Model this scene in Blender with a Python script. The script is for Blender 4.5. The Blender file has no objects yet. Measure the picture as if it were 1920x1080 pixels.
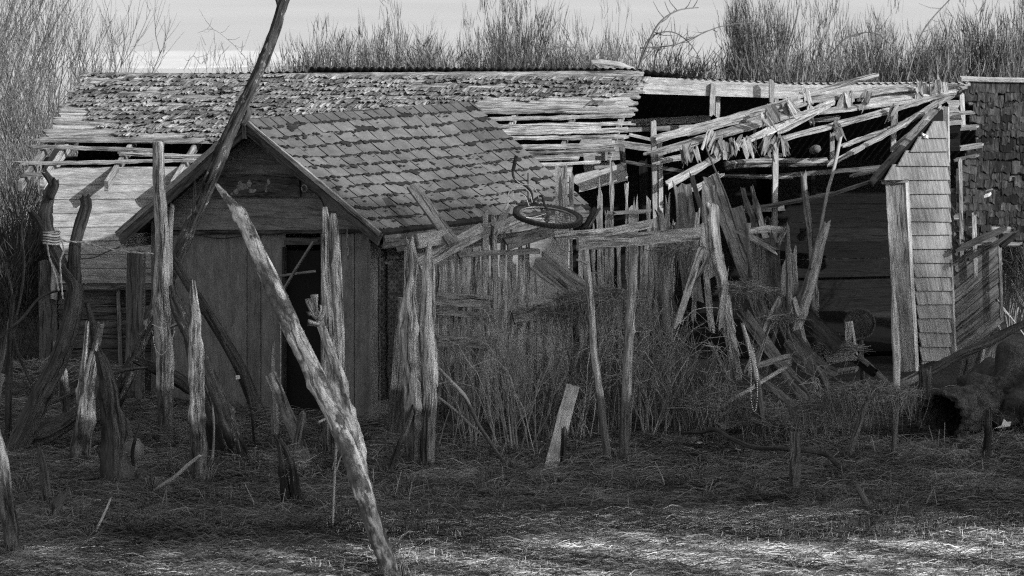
import bpy, math, random
import numpy as np
from mathutils import Vector as V, noise
random.seed(7); np.random.seed(7)
R=random.random; U=random.uniform
SC=bpy.context.scene
# ------------------------------------------------------------------ camera
F=6000.0; HOR=-60.0; CZ=4.5
PITCH=math.atan((540-HOR)/F)
cam_d=bpy.data.cameras.new('camera'); cam=bpy.data.objects.new('camera',cam_d)
SC.collection.objects.link(cam); SC.camera=cam
cam.location=(0,0,CZ); cam.rotation_euler=(math.pi/2-PITCH,0,0)
cam_d.sensor_width=36; cam_d.lens=F/1920*36; cam_d.clip_start=.5; cam_d.clip_end=6000
cam_d.dof.use_dof=True; cam_d.dof.focus_distance=31.5; cam_d.dof.aperture_fstop=4.8
SC.render.resolution_x=1024; SC.render.resolution_y=576
SC.view_settings.view_transform='Standard'; SC.view_settings.look='None'
SC.view_settings.exposure=0.45
SC.cycles.use_denoising=False; SC.cycles.filter_width=1.2; SC.cycles.use_adaptive_sampling=True; SC.cycles.adaptive_threshold=.006; SC.cycles.max_bounces=6
# ------------------------------------------------------------------ light
SUN=V((.74,-.55,.39)).normalized()
elev=math.asin(SUN.z); azim=math.atan2(SUN.x,SUN.y)
w=bpy.data.worlds.new('World'); SC.world=w; w.use_nodes=True
nt=w.node_tree; nt.nodes.clear()
sk=nt.nodes.new('ShaderNodeTexSky'); sk.sky_type='NISHITA'; sk.sun_disc=False
sk.sun_elevation=elev; sk.sun_rotation=azim; sk.air_density=1.0; sk.dust_density=2.0
bw=nt.nodes.new('ShaderNodeRGBToBW'); bg=nt.nodes.new('ShaderNodeBackground'); bg.inputs[1].default_value=.15
ow=nt.nodes.new('ShaderNodeOutputWorld')
nt.links.new(sk.outputs[0],bw.inputs[0]); nt.links.new(bw.outputs[0],bg.inputs[0]); nt.links.new(bg.outputs[0],ow.inputs[0])
sl=bpy.data.lights.new('sun','SUN'); so=bpy.data.objects.new('sun',sl); SC.collection.objects.link(so)
sl.energy=3.6; sl.angle=math.radians(.55); sl.color=(1,1,1)
so.rotation_euler=SUN.to_track_quat('Z','Y').to_euler(); so.location=(20,-20,20)
# ------------------------------------------------------------------ helpers
cp,sp=math.cos(PITCH),math.sin(PITCH); CAM=V((0,0,CZ))
def ray(px,py):
    a=(px-960)/F; b=-(py-540)/F
    return V((a,cp+b*sp,-sp+b*cp))
def at(px,py,Y):
    d=ray(px,py); return CAM+d*(Y/d.y)
def gp(px,py,z=0.0):
    d=ray(px,py); return CAM+d*((z-CZ)/d.z)
def hit(px,py,P,n):
    d=ray(px,py); return CAM+d*((P-CAM).dot(n)/d.dot(n))
def nz(x,y=0,z=0): return noise.noise(V((x,y,z)))
class MB:
    def __init__(s): s.v=[];s.f=[];s.uv=[];s.t=[]
    def add(s,vs,fs,uvs=None,tone=None):
        b=len(s.v); s.v.extend(vs); tn=R() if tone is None else tone
        for i,f in enumerate(fs):
            s.f.append(tuple(b+k for k in f))
            s.uv.extend(uvs[i] if uvs else [(0,0)]*len(f)); s.t.append(tn)
    def build(s,name,mat,parent=None,smooth=False):
        me=bpy.data.meshes.new(name); me.from_pydata([tuple(p) for p in s.v],[],s.f)
        ul=me.uv_layers.new(name='UVMap'); ul.data.foreach_set('uv',np.array(s.uv,dtype=np.float32).ravel())
        at_=me.attributes.new('tone','FLOAT','FACE'); at_.data.foreach_set('value',np.array(s.t,dtype=np.float32))
        if smooth: me.polygons.foreach_set('use_smooth',[True]*len(me.polygons))
        me.materials.append(mat); o=bpy.data.objects.new(name,me); SC.collection.objects.link(o)
        if parent: o.parent=parent; o.matrix_parent_inverse=parent.matrix_basis.inverted()
        return o
def empty(name,label,cat,loc=(0,0,0),group=None):
    o=bpy.data.objects.new(name,None); SC.collection.objects.link(o); o.location=loc; o.empty_display_size=.1
    return tag(o,label,cat,group)
def tag(o,label=None,cat=None,group=None,kind=None):
    if label:o['label']=label
    if cat:o['category']=cat
    if group:o['group']=group
    if kind:o['kind']=kind
    return o
def strands(name,P0,P1,P2,W,T,mat,parent=None,W2=.15):
    """many 2 segment ribbons from numpy arrays (N,3)"""
    n=len(P0); d=P2-P0; d/= (np.linalg.norm(d,axis=1,keepdims=True)+1e-9)
    s=np.cross(d,np.random.normal(size=(n,3))*np.array([.5,.5,.5])+np.array([0,-1,.3])); s/=(np.linalg.norm(s,axis=1,keepdims=True)+1e-9)
    s*=W[:,None]*.5
    vs=np.stack([P0-s,P0+s,P1+s,P1-s,P2+s*W2,P2-s*W2],axis=1).reshape(-1,3)
    b=np.arange(n)[:,None]*6
    f=np.concatenate([b+np.array([0,1,2,3]),b+np.array([3,2,4,5])],axis=1).reshape(-1,4)
    me=bpy.data.meshes.new(name); me.vertices.add(len(vs)); me.vertices.foreach_set('co',vs.astype(np.float32).ravel())
    me.loops.add(f.size); me.loops.foreach_set('vertex_index',f.ravel().astype(np.int32))
    me.polygons.add(len(f)); me.polygons.foreach_set('loop_start',np.arange(0,f.size,4,dtype=np.int32)); me.polygons.foreach_set('loop_total',np.full(len(f),4,dtype=np.int32))
    me.update(calc_edges=True)
    a=me.attributes.new('tone','FLOAT','FACE'); a.data.foreach_set('value',np.repeat(T,2).astype(np.float32))
    me.materials.append(mat); o=bpy.data.objects.new(name,me); SC.collection.objects.link(o)
    if parent: o.parent=parent; o.matrix_parent_inverse=parent.matrix_basis.inverted()
    return o
# ------------------------------------------------------------------ materials (all neutral: the place is seen in black and white)
def newmat(name):
    m=bpy.data.materials.new(name); m.use_nodes=True; t=m.node_tree; b=t.nodes['Principled BSDF']; return m,t,b
def mth(t,op,a,b=None,clamp=False):
    n=t.nodes.new('ShaderNodeMath'); n.operation=op; n.use_clamp=clamp
    for i,x in enumerate((a,b)):
        if x is None: continue
        if isinstance(x,(int,float)): n.inputs[i].default_value=x
        else: t.links.new(x,n.inputs[i])
    return n.outputs[0]
def mapr(t,x,a,b,c,d):
    n=t.nodes.new('ShaderNodeMapRange'); t.links.new(x,n.inputs[0])
    for i,k in enumerate((a,b,c,d)): n.inputs[i+1].default_value=k
    return n.outputs[0]
def nse(t,vec,scale,detail=4,rough=.6,sc=None):
    if sc:
        mp=t.nodes.new('ShaderNodeMapping'); mp.inputs['Scale'].default_value=sc; t.links.new(vec,mp.inputs[0]); vec=mp.outputs[0]
    n=t.nodes.new('ShaderNodeTexNoise'); n.inputs['Scale'].default_value=scale; n.inputs['Detail'].default_value=detail; n.inputs['Roughness'].default_value=rough
    if vec is not None: t.links.new(vec,n.inputs['Vector'])
    return n.outputs[0]
def tonea(t):
    a=t.nodes.new('ShaderNodeAttribute'); a.attribute_name='tone'; return a.outputs['Fac']
def bump(t,b,h,strength,dist):
    n=t.nodes.new('ShaderNodeBump'); n.inputs['Strength'].default_value=strength; n.inputs['Distance'].default_value=dist
    t.links.new(h,n.inputs['Height']); t.links.new(n.outputs[0],b.inputs['Normal'])
def wood(name,base,tv=.5,grain=.6,tide=None,lichen=0,rough=.85,bd=.006,bark=0,crack=1.0):
    m,t,b=newmat(name); uv=t.nodes.new('ShaderNodeTexCoord').outputs['UV']
    dst=nse(t,uv,1,3,.5,(3,3,1)); ad=t.nodes.new('ShaderNodeVectorMath'); ad.operation='MULTIPLY_ADD'; t.links.new(dst,ad.inputs[0]); ad.inputs[1].default_value=(.0,.07,0); t.links.new(uv,ad.inputs[2]); uw=ad.outputs[0]
    g1=nse(t,uw,1,6,.72,(4.5,48,1)); g2=nse(t,uw,1,5,.65,(1.8,13,1)); g3=nse(t,uw,1,3,.6,(14,190,1)); g4=nse(t,uv,1,5,.7,(5,9,1))
    c=mth(t,'ADD',mth(t,'MULTIPLY',mapr(t,g1,.34,.66,0,1),.5),mth(t,'MULTIPLY',mapr(t,g2,.34,.66,0,1),.5))
    c=mapr(t,c,.2,.8,1-grain,1+grain*.75)
    c=mth(t,'MULTIPLY',c,mapr(t,g3,.3,.7,.8,1.2)); c=mth(t,'MULTIPLY',c,mapr(t,g4,.34,.68,1.18,.72))
    cr=mapr(t,nse(t,uw,1,4,.6,(1.5,34,1)),.36,.42,1-.72*crack,1); c=mth(t,'MULTIPLY',c,cr)
    if crack>=1: c=mth(t,'MULTIPLY',c,mapr(t,nse(t,uw,1,5,.7,(1.1,15,1)),.39,.44,.3,1))
    kn=mapr(t,nse(t,uv,1,2,.5,(3.2,9,1)),.72,.77,1,.35); c=mth(t,'MULTIPLY',c,kn)
    c=mth(t,'MULTIPLY',c,mapr(t,tonea(t),0,1,1-tv,1+tv*.8))
    c=mth(t,'MULTIPLY',c,base)
    if bark:
        bk=mapr(t,nse(t,uv,1,5,.62,(2.4,7,1)),.47,.53,0,1)
        mx=t.nodes.new('ShaderNodeMix'); t.links.new(bk,mx.inputs[0]); t.links.new(c,mx.inputs[2]); 
        t.links.new(mth(t,'MULTIPLY',mapr(t,nse(t,uv,1,5,.7,(14,26,1)),.35,.7,.25,1.3),bark),mx.inputs[3]); c=mx.outputs[0]
    if lichen:
        lk=mapr(t,nse(t,uv,1,6,.75,(6,14,1)),.57,.63,0,lichen); c=mth(t,'ADD',c,lk)
    if tide:
        ps=t.nodes.new('ShaderNodeNewGeometry').outputs['Position']; sx=t.nodes.new('ShaderNodeSeparateXYZ'); t.links.new(ps,sx.inputs[0])
        z=mth(t,'ADD',sx.outputs[2],mth(t,'MULTIPLY',mth(t,'SUBTRACT',nse(t,ps,5,4),.5),.22))
        c=mth(t,'MULTIPLY',c,mapr(t,z,tide-.05,tide+.03,.27,1))
    t.links.new(c,b.inputs['Base Color']); b.inputs['Roughness'].default_value=rough; b.inputs['Specular IOR Level'].default_value=.25
    h=mth(t,'ADD',mth(t,'MULTIPLY',g1,1.2),mth(t,'MULTIPLY',g3,.5)); h=mth(t,'ADD',h,mth(t,'MULTIPLY',cr,.6)); bump(t,b,h,1,bd*1.8)
    return m
def plain(name,base,var=.4,scale=8,rough=.8,metal=0,tv=.4,bmp=.3,bdist=.004,fine=60):
    m,t,b=newmat(name); co=t.nodes.new('ShaderNodeNewGeometry').outputs['Position']
    a=nse(t,co,scale,5,.65); f=nse(t,co,fine,3,.6)
    c=mth(t,'MULTIPLY',mapr(t,a,.3,.7,1-var,1+var),mapr(t,f,.3,.7,1-var*.5,1+var*.5))
    c=mth(t,'MULTIPLY',c,mapr(t,tonea(t),0,1,1-tv,1+tv)); c=mth(t,'MULTIPLY',c,base)
    t.links.new(c,b.inputs['Base Color']); b.inputs['Roughness'].default_value=rough; b.inputs['Metallic'].default_value=metal; b.inputs['Specular IOR Level'].default_value=.3
    if bmp: bump(t,b,mth(t,'ADD',a,f),bmp,bdist)
    return m
M={}
M['pale']=wood('weathered_wood_pale',.34,.35,.55)
M['batten']=wood('weathered_batten',.34,.45,.7)
M['paintsiding']=wood('painted_siding',.22,.25,.4,crack=.5)
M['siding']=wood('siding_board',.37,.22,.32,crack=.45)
M['innerpale']=wood('inner_ledge',.02,.3,.4)  # ledge darkened to match the shade painted into the bay
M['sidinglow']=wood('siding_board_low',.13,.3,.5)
M['mid']=wood('weathered_wood_mid',.25,.45,.55)
M['post']=wood('post_wood',.38,.3,.62,tide=.66)
M['postpale']=wood('post_wood_pale',.72,.15,.55,tide=.5,bark=.2)
M['postgrey']=wood('post_wood_grey',.46,.15,.85,tide=.6,lichen=.1)
M['dark']=wood('dark_wood',.055,.4,.6,lichen=.03)
M['darkpost']=wood('dark_post_wood',.085,.35,.6,tide=.35,lichen=.03)
M['bark']=wood('bark_log',.08,.2,.8,lichen=.3,tide=.3)
M['inner']=wood('interior_shade_wood',.006,.4,.5)  # near-black: the barn interior's shade is put into the colour
M['shedwall']=wood('shed_wall_board',.2,.2,.3,crack=.6)
M['shedply']=wood('shed_plywood',.2,.25,.22,crack=.2)
M['fascia']=wood('fascia_board',.085,.2,.5,lichen=.05)
M['shake']=wood('cedar_shake',.25,.7,.7)
M['mossshake']=wood('mossy_shake',.032,.9,.8,lichen=.05)
M['white']=plain('white_paint_worn',.62,.25,6)
M['felt']=plain('black_roof_felt',.018,.5,14,.95,tv=.2)
M['asphalt']=plain('asphalt_shingle',.12,.3,5,.95,tv=.3,bmp=.8,bdist=.006,fine=55)
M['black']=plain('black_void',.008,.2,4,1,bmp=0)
M['metal']=plain('grey_metal',.25,.3,10,.45,.8)
M['rust']=plain('dark_rusty_metal',.05,.4,12,.7,.3)
M['tin']=plain('corrugated_tin',.05,.4,3,.7,.2)
M['rubber']=plain('rubber_tyre',.035,.4,20,.8)
M['rope']=plain('rope_fibre',.35,.3,40,.9)
M['cable']=plain('black_cable',.02,.1,20,.6)
M['ceramic']=plain('glazed_jar',.13,.3,5,.35)
M['twig']=plain('pale_twig',.26,.3,3,.9,bmp=0)
M['twigd']=plain('dark_twig',.13,.3,3,.9,bmp=0)
M['broom']=plain('shrub_twig',.13,.4,.9,.9,bmp=0,tv=.6)
M['broomp']=plain('thicket_twig',.22,.4,.9,.9,bmp=0,tv=.6)
M['leaf']=plain('needle_leaf',.045,.4,2,.9,bmp=0,tv=.5)
M['grassdark']=plain('matted_grass',.095,.5,1.4,.95,bmp=0,tv=1)
M['straw']=plain('dry_straw',.26,.4,3,.9,bmp=0,tv=.8)
M['bone']=plain('pale_scrap',.6,.2,8,.6)
M['stone']=plain('stone',.1,.4,9,.9)
M['moss']=plain('mossy_bark',.05,.6,7,.95,bmp=1,bdist=.03,fine=45)
M['shell']=plain('shell_scrap',.5,.3,9,.6)
# ------------------------------------------------------------------ shape makers
def board(mb,p0,p1,w,t,n,rag=.02,sag=0,cols=4,jit=.004,twist=0,tone=None,seg=.14,taper=1.0):
    p0=V(p0);p1=V(p1);ax=p1-p0;L=ax.length
    if L<1e-4:return
    ax/=L; n=V(n); n=(n-ax*n.dot(ax)).normalized(); s=ax.cross(n)
    ns=max(2,int(L/seg)); uo,vo=R()*60,R()*60; sd=R()*100
    e0=[rag*(.5-R())*2*(1 if R()<.75 else 2) for _ in range(cols+1)]; e1=[rag*(.5-R())*2*(1 if R()<.75 else 2.2) for _ in range(cols+1)]
    vs=[];
    for side in (1,-1):
        for i in range(ns+1):
            f=i/ns; a=twist*(f-.5); wn=n*math.cos(a)+s*math.sin(a); wsd=s*math.cos(a)-n*math.sin(a)
            ww=w*(1+(taper-1)*f)
            for j in range(cols+1):
                g=j/cols-.5; l=f*L+(e0[j] if i==0 else 0)+(e1[j] if i==ns else 0)
                ed=jit*nz(l*6,sd,j*3) if j in(0,cols) else 0
                p=p0+ax*l+wsd*(g*ww+ed*2)+wn*(side*t/2+jit*.5*nz(l*5,j*2.2,sd+9))+V((0,0,-sag*4*f*(1-f)))+wn*(jit*1.5*nz(l*1.3,sd+4,0))
                vs.append(p)
    m=(ns+1)*(cols+1); fs=[];uv=[]
    def id(sd_,i,j): return sd_*m+i*(cols+1)+j
    for sd_ in(0,1):
        for i in range(ns):
            for j in range(cols):
                q=[id(sd_,i,j),id(sd_,i+1,j),id(sd_,i+1,j+1),id(sd_,i,j+1)]
                a,b_=i/ns*L+uo,(i+1)/ns*L+uo; c,d=j/cols*w+vo+sd_*3,(j+1)/cols*w+vo+sd_*3
                u=[(a,c),(b_,c),(b_,d),(a,d)]
                if sd_==0: q.reverse();u.reverse()
                fs.append(q);uv.append(u)
    for i in range(ns):
        for j,fl in((0,0),(cols,1)):
            q=[id(0,i,j),id(0,i+1,j),id(1,i+1,j),id(1,i,j)]; a,b_=i/ns*L+uo,(i+1)/ns*L+uo
            u=[(a,vo),(b_,vo),(b_,vo+t),(a,vo+t)]
            if fl: q.reverse();u.reverse()
            fs.append(q);uv.append(u)
    for i,fl in((0,1),(ns,0)):
        for j in range(cols):
            q=[id(0,i,j),id(0,i,j+1),id(1,i,j+1),id(1,i,j)]
            if not fl:q.reverse()
            fs.append(q);uv.append([(uo,vo+j*.02),(uo,vo+j*.02+.02),(uo+.03,vo+j*.02+.02),(uo+.03,vo+j*.02)])
    mb.add(vs,fs,uv,tone)
def prism(mb,pts,n,t,tone=None,udir=None):
    """flat polygon pts (counter clockwise seen from n side), given thickness t behind"""
    n=V(n).normalized(); pts=[V(p) for p in pts]; k=len(pts); ud=V(udir).normalized() if udir else (pts[1]-pts[0]).normalized(); vd=n.cross(ud)
    uo,vo=R()*50,R()*50
    uvp=[(p.dot(ud)+uo,p.dot(vd)+vo) for p in pts]
    vs=pts+[p-n*t for p in pts]; nn=sum(((pts[i]-pts[0]).cross(pts[i+1]-pts[0]) for i in range(1,k-1)),V((0,0,0)))
    fl=nn.dot(n)<0
    fs=[list(range(k)),list(range(2*k-1,k-1,-1))]; uv=[uvp[:],uvp[::-1]]
    for i in range(k):
        j=(i+1)%k; fs.append([i,k+i,k+j,j]); uv.append([uvp[i],(uvp[i][0],uvp[i][1]+t),(uvp[j][0],uvp[j][1]+t),uvp[j]])
    if fl:
        for q in fs:q.reverse()
        for q in uv:q.reverse()
    mb.add(vs,fs,uv,tone)
def log(mb,path,rad,sides=22,ridge=.16,knots=3,rag=.05,step=.035,flat=1.0,seed=None,wob=.15,tone=None,rag0=0,hollow=.02):
    path=[V(p) for p in path]; sd=R()*100 if seed is None else seed
    Ls=[0]
    for a,b in zip(path,path[1:]): Ls.append(Ls[-1]+(b-a).length)
    L=Ls[-1]; n=max(4,int(L/step)); n=min(n,110)
    def cr(t,arr):
        for i in range(len(Ls)-1):
            if t<=Ls[i+1] or i==len(Ls)-2:
                f=(t-Ls[i])/max(Ls[i+1]-Ls[i],1e-6); f=max(0,min(1,f)); a=arr[max(i-1,0)];b=arr[i];c=arr[i+1];d=arr[min(i+2,len(arr)-1)]
                return b*1+ (c-a)*(.5*f)+(a*2-b*5+c*4-d)*(.5*f*f)+(b*3-c*3+d-a)*(.5*f*f*f)
    kn=[(U(.1,.92)*L,U(0,6.28),U(.25,.5)) for _ in range(knots)]
    vs=[];up=None;uo,vo=R()*50,R()*50
    cuts=[rag*(nz(math.cos(a*6.283/sides)*1.4+sd,math.sin(a*6.283/sides)*1.4,3)*1.6+R()*.35) for a in range(sides)]
    cut0=[rag0*(nz(math.cos(a*6.283/sides)*1.4+sd,math.sin(a*6.283/sides)*1.4,8)*1.6+R()*.35) for a in range(sides)]
    for i in range(n+1):
        t=L*i/n; c=cr(t,path); e=cr(min(t+.01,L),path)-cr(max(t-.01,0),path); e.normalize()
        r=cr(t,rad) if True else 0
        if up is None: up=e.orthogonal()
        x=(up-e*up.dot(e)).normalized(); up=x; y=e.cross(x)
        wb=(x*nz(t*1.7,sd,1)+y*nz(t*1.7,sd,5))*r*wob*2
        for j in range(sides):
            a=j*6.28318/sides; ca,sa=math.cos(a),math.sin(a)
            rr=r*(1+ridge*nz(ca*2.2+sd,sa*2.2,t*.9)*1.6+ridge*.7*nz(ca*5+sd,sa*5,t*2.2)+ridge*.5*nz(ca*2+sd,sa*2,t*9))
            gv=nz(ca*3.1+sd,sa*3.1,t*.55+sd); gv2=nz(ca*6.3-sd,sa*6.3,t*.9)
            rr*=1-min(.5,ridge*2.2)*max(0,1-abs(gv)/.05)-min(.3,ridge*1.2)*max(0,1-abs(gv2)/.06)+ridge*.35*nz(ca*9,sa*9,t*14+sd)
            for (kt,ka,kr) in kn:
                dd=((t-kt)/(r*.8))**2+(min(abs(a-ka),6.283-abs(a-ka))/.55)**2
                if dd<4: rr+=r*kr*math.exp(-dd*1.3)
            off=V((0,0,0))
            if i==n: off=e*cuts[j]
            if i==0: off=-e*cut0[j]
            if i==n-1: off=e*cuts[j]*.4
            vs.append(c+wb+(x*ca+y*sa*flat)*rr+off)
    fs=[];uv=[]
    for i in range(n):
        for j in range(sides):
            k=(j+1)%sides; fs.append([i*sides+j,i*sides+k,(i+1)*sides+k,(i+1)*sides+j])
            u0,u1=L*i/n+uo,L*(i+1)/n+uo; rr=rad[0]*6.28/sides
            uv.append([(u0,vo+j*rr),(u0,vo+(j+1)*rr),(u1,vo+(j+1)*rr),(u1,vo+j*rr)])
    b=len(vs); top=sum((vs[n*sides+j] for j in range(sides)),V((0,0,0)))/sides-(path[-1]-path[-2]).normalized()*hollow; vs.append(top)
    bot=sum((vs[j] for j in range(sides)),V((0,0,0)))/sides; vs.append(bot)
    for j in range(sides):
        k=(j+1)%sides; fs.append([n*sides+j,n*sides+k,b]); uv.append([(uo,vo+j*.01),(uo,vo+j*.01+.01),(uo+.05,vo)])
        fs.append([k,j,b+1]); uv.append([(uo,vo+j*.01),(uo,vo+j*.01+.01),(uo+.05,vo)])
    mb.add(vs,fs,uv,tone)
def tube(mb,pts,r,sides=6,tone=None,r1=None,close=False):
    pts=[V(p) for p in pts]; n=len(pts); vs=[];up=None; tn=R() if tone is None else tone
    for i,p in enumerate(pts):
        e=(pts[(i+1)%n]-pts[i-1]) if close else (pts[min(i+1,n-1)]-pts[max(i-1,0)])
        if e.length<1e-7:e=V((0,0,1))
        e.normalize()
        if up is None: up=e.orthogonal()
        x=(up-e*up.dot(e))
        if x.length<1e-5:x=e.orthogonal()
        x.normalize(); up=x; y=e.cross(x); rr=r+((r1-r)*i/(n-1) if r1 is not None else 0)
        for j in range(sides):
            a=j*6.28318/sides; vs.append(p+(x*math.cos(a)+y*math.sin(a))*rr)
    fs=[]
    for i in range(n if close else n-1):
        for j in range(sides):
            k=(j+1)%sides; q=(i+1)%n; fs.append([i*sides+j,i*sides+k,q*sides+k,q*sides+j])
    if not close: fs.append(list(range(sides))[::-1]); fs.append([(n-1)*sides+j for j in range(sides)])
    u=[[(.3*i,0) for i in range(len(f))] for f in fs]
    mb.add(vs,fs,u,tn)
def blob(mb,c,rx,ry,rz,amp=.2,fr=1.5,seg=16,rings=10,tone=None,ground=None):
    vs=[];sd=R()*90
    for i in range(rings+1):
        th=math.pi*i/rings
        for j in range(seg):
            a=j*6.28318/seg; d=V((math.sin(th)*math.cos(a),math.sin(th)*math.sin(a),math.cos(th)))
            k=1+amp*nz(d.x*fr+sd,d.y*fr,d.z*fr)*1.6+amp*.4*nz(d.x*fr*3+sd,d.y*fr*3,d.z*fr*3)
            p=V(c)+V((d.x*rx,d.y*ry,d.z*rz))*k
            vs.append(p)
    fs=[[i*seg+j,(i+1)*seg+j,(i+1)*seg+(j+1)%seg,i*seg+(j+1)%seg] for i in range(rings) for j in range(seg)]
    uv=[[(0,0),(0,.1),(.1,.1),(.1,0)]]*len(fs)
    mb.add(vs,fs,uv,tone)
def curve(pts,n=8):
    pts=[V(p) for p in pts]; out=[]
    for i in range(len(pts)-1):
        a=pts[max(i-1,0)];b=pts[i];c=pts[i+1];d=pts[min(i+2,len(pts)-1)]
        for k in range(n):
            f=k/n; out.append(b+(c-a)*(.5*f)+(a*2-b*5+c*4-d)*(.5*f*f)+(b*3-c*3+d-a)*(.5*f*f*f))
    out.append(pts[-1]); return out
FRONT=V((0,-1,.05))
def pxpath(pts,Y0,Y1=None,under=.18):
    """pixel outline (x,y,width) base first -> metres; the base stands in the ground"""
    Y1=Y0 if Y1 is None else Y1; P=[];Rr=[]; y0=pts[0][1]; y1=pts[-1][1]
    for i,(x,y,wd) in enumerate(pts):
        f=i/(len(pts)-1); Y=Y0+(Y1-Y0)*f; P.append(at(x,y,Y)); Rr.append(wd*Y/F/2*.88)
    if under:
        d=(P[0]-P[1]).normalized(); P.insert(0,P[0]+d*under); Rr.insert(0,Rr[0]*1.02)
    return P,Rr
def gY(py): return gp(960,py).y
BASES=[]
def make_log(name,label,cat,pts,mat,Y0=None,dY=0,group=None,parent=None,branches=(),**k):
    Y0=gY(pts[0][1]) if Y0 is None else Y0
    if k.get('under',.18) and not parent and Y0<31: q=gp(pts[0][0],pts[0][1]); BASES.append((at(pts[0][0],pts[0][1],Y0).x,Y0,pts[0][2]*Y0/F/2))
    mb=MB(); P,Rr=pxpath(pts,Y0,Y0+dY,k.pop('under',.18)); log(mb,P,Rr,**k)
    for b in branches:
        if len(b)==2: bp_,dy=b
        else: bp_,dy=b,0
        Y=Y0+dY*.5; P2,R2=pxpath(bp_,Y,Y+dy,0); log(mb,P2,R2,knots=1,ridge=k.get('ridge',.16),rag=k.get('rag',.05))
    o=mb.build(name,M[mat],parent,smooth=True)
    if not parent: tag(o,label,cat,group)
    return o
def make_board(name,label,cat,p,mat,Y0=None,Y1=None,t=.03,group=None,parent=None,under=0,n=None,**k):
    x0,y0,x1,y1,wd=p; Y0=gY(y0) if Y0 is None else Y0; Y1=Y0 if Y1 is None else Y1
    a=at(x0,y0,Y0); b=at(x1,y1,Y1); a=a-(b-a).normalized()*under
    mb=MB(); board(mb,a,b,wd*(Y0+Y1)/2/F,t,n or FRONT,**k); o=mb.build(name,M[mat],parent)
    if not parent: tag(o,label,cat,group)
    return o
# ------------------------------------------------------------------ the setting
def relief(x,y):
    r=.035*nz(x*.5,y*.5,0)+.02*nz(x*1.7,y*1.7,4)
    return r if y<42 else r*max(0,(48-y)/6)
def grid(name,x0,x1,y0,y1,nx,ny,fn,mat,kind='structure'):
    mb=MB(); vs=[];fs=[]
    for j in range(ny+1):
        for i in range(nx+1):
            x=x0+(x1-x0)*i/nx;y=y0+(y1-y0)*j/ny; vs.append(V((x,y,fn(x,y))))
    for j in range(ny):
        for i in range(nx):
            a=j*(nx+1)+i; fs.append([a,a+1,a+nx+2,a+nx+1])
    mb.add(vs,fs,[[(0,0)]*4]*len(fs),.5); o=mb.build(name,mat,None,True); tag(o,kind=kind); return o
def gmat():
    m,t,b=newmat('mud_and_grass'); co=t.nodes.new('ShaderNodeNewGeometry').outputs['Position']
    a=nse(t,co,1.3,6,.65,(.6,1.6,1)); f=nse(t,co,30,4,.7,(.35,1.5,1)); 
    c=mth(t,'MULTIPLY',mapr(t,a,.3,.7,.4,1.6),mapr(t,f,.3,.7,.4,1.7)); sp3=t.nodes.new('ShaderNodeSeparateXYZ'); t.links.new(co,sp3.inputs[0]); ed=mth(t,'ADD',sp3.outputs[1],mth(t,'MULTIPLY',mth(t,'SUBTRACT',nse(t,co,1.5,5),.5),1.6)); lm=mth(t,'MULTIPLY',mapr(t,ed,25.6,26.1,1,0),mapr(t,mth(t,'ADD',sp3.outputs[0],mth(t,'MULTIPLY',mth(t,'SUBTRACT',nse(t,co,1.1,4),.5),3)),-1.4,.4,.05,1)); c=mth(t,'MULTIPLY',c,mth(t,'ADD',mth(t,'MULTIPLY',lm,.26),.032))  # near strip paler: dry litter plus its sunlight put into the colour
    t.links.new(c,b.inputs['Base Color']); b.inputs['Roughness'].default_value=.9; b.inputs['Specular IOR Level'].default_value=.2
    bump(t,b,mth(t,'ADD',a,f),1,.04); return m
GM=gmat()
def gfn(x,y):
    z=relief(x,y) if y<48 else 0
    if y>=84: z=-.6
    return z
# near ground fine, then wide skirt in the same sheet
xs=[-900,-300,-100,-40,-16]+[-9+i*.3 for i in range(61)]+[16,40,100,300,900]
ys=[-300,-100,-30,0,15,20]+[22+i*.3 for i in range(70)]+[46,52,60,72,84,90]
mb=MB(); vs=[V((x,y,gfn(x,y))) for y in ys for x in xs]; nx=len(xs)
fs=[[j*nx+i,j*nx+i+1,(j+1)*nx+i+1,(j+1)*nx+i] for j in range(len(ys)-1) for i in range(nx-1)]
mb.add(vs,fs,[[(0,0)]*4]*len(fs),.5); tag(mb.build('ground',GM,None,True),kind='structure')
# estuary water far behind, reaching the horizon
m,t,b=newmat('estuary_water'); co=t.nodes.new('ShaderNodeNewGeometry').outputs['Position']
a=nse(t,co,.25,5,.6,(.3,1,1)); b.inputs['Base Color'].default_value=(.28,.28,.28,1); b.inputs['Roughness'].default_value=.3
t.links.new(mapr(t,nse(t,co,.03,3,.5,(.8,.25,1)),.35,.65,.52,.62),b.inputs['Base Color']); bump(t,b,a,.25,.1); M['water']=m
mb=MB(); prism(mb,[V((-3000,80,-.25)),V((3000,80,-.25)),V((3000,5500,-.25)),V((-3000,5500,-.25))],(0,0,1),.2); tag(mb.build('water',m),kind='structure')
M['sand']=plain('pale_sand',.8,.12,.3,.9,bmp=0)
def bar(x0,y0,x1,y1,name='sandbar'):
    P=[];a=gp(x0,y0,-.2);b=gp(x1,y1,-.2); mb=MB()
    cx,cy=(a.x+b.x)/2,(a.y+b.y)/2; rx,ry=abs(b.x-a.x)/2,abs(b.y-a.y)/2
    for i in range(28):
        g=i*6.283/28; k=1+.25*nz(math.cos(g)*2,math.sin(g)*2,x0); P.append(V((cx+rx*math.cos(g)*k,cy+ry*math.sin(g)*k,-.236)))
    prism(mb,P,(0,0,1),.01); tag(mb.build(name,M['sand']),kind='structure')
bar(60,94,620,126); bar(1505,48,1578,82)
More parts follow.
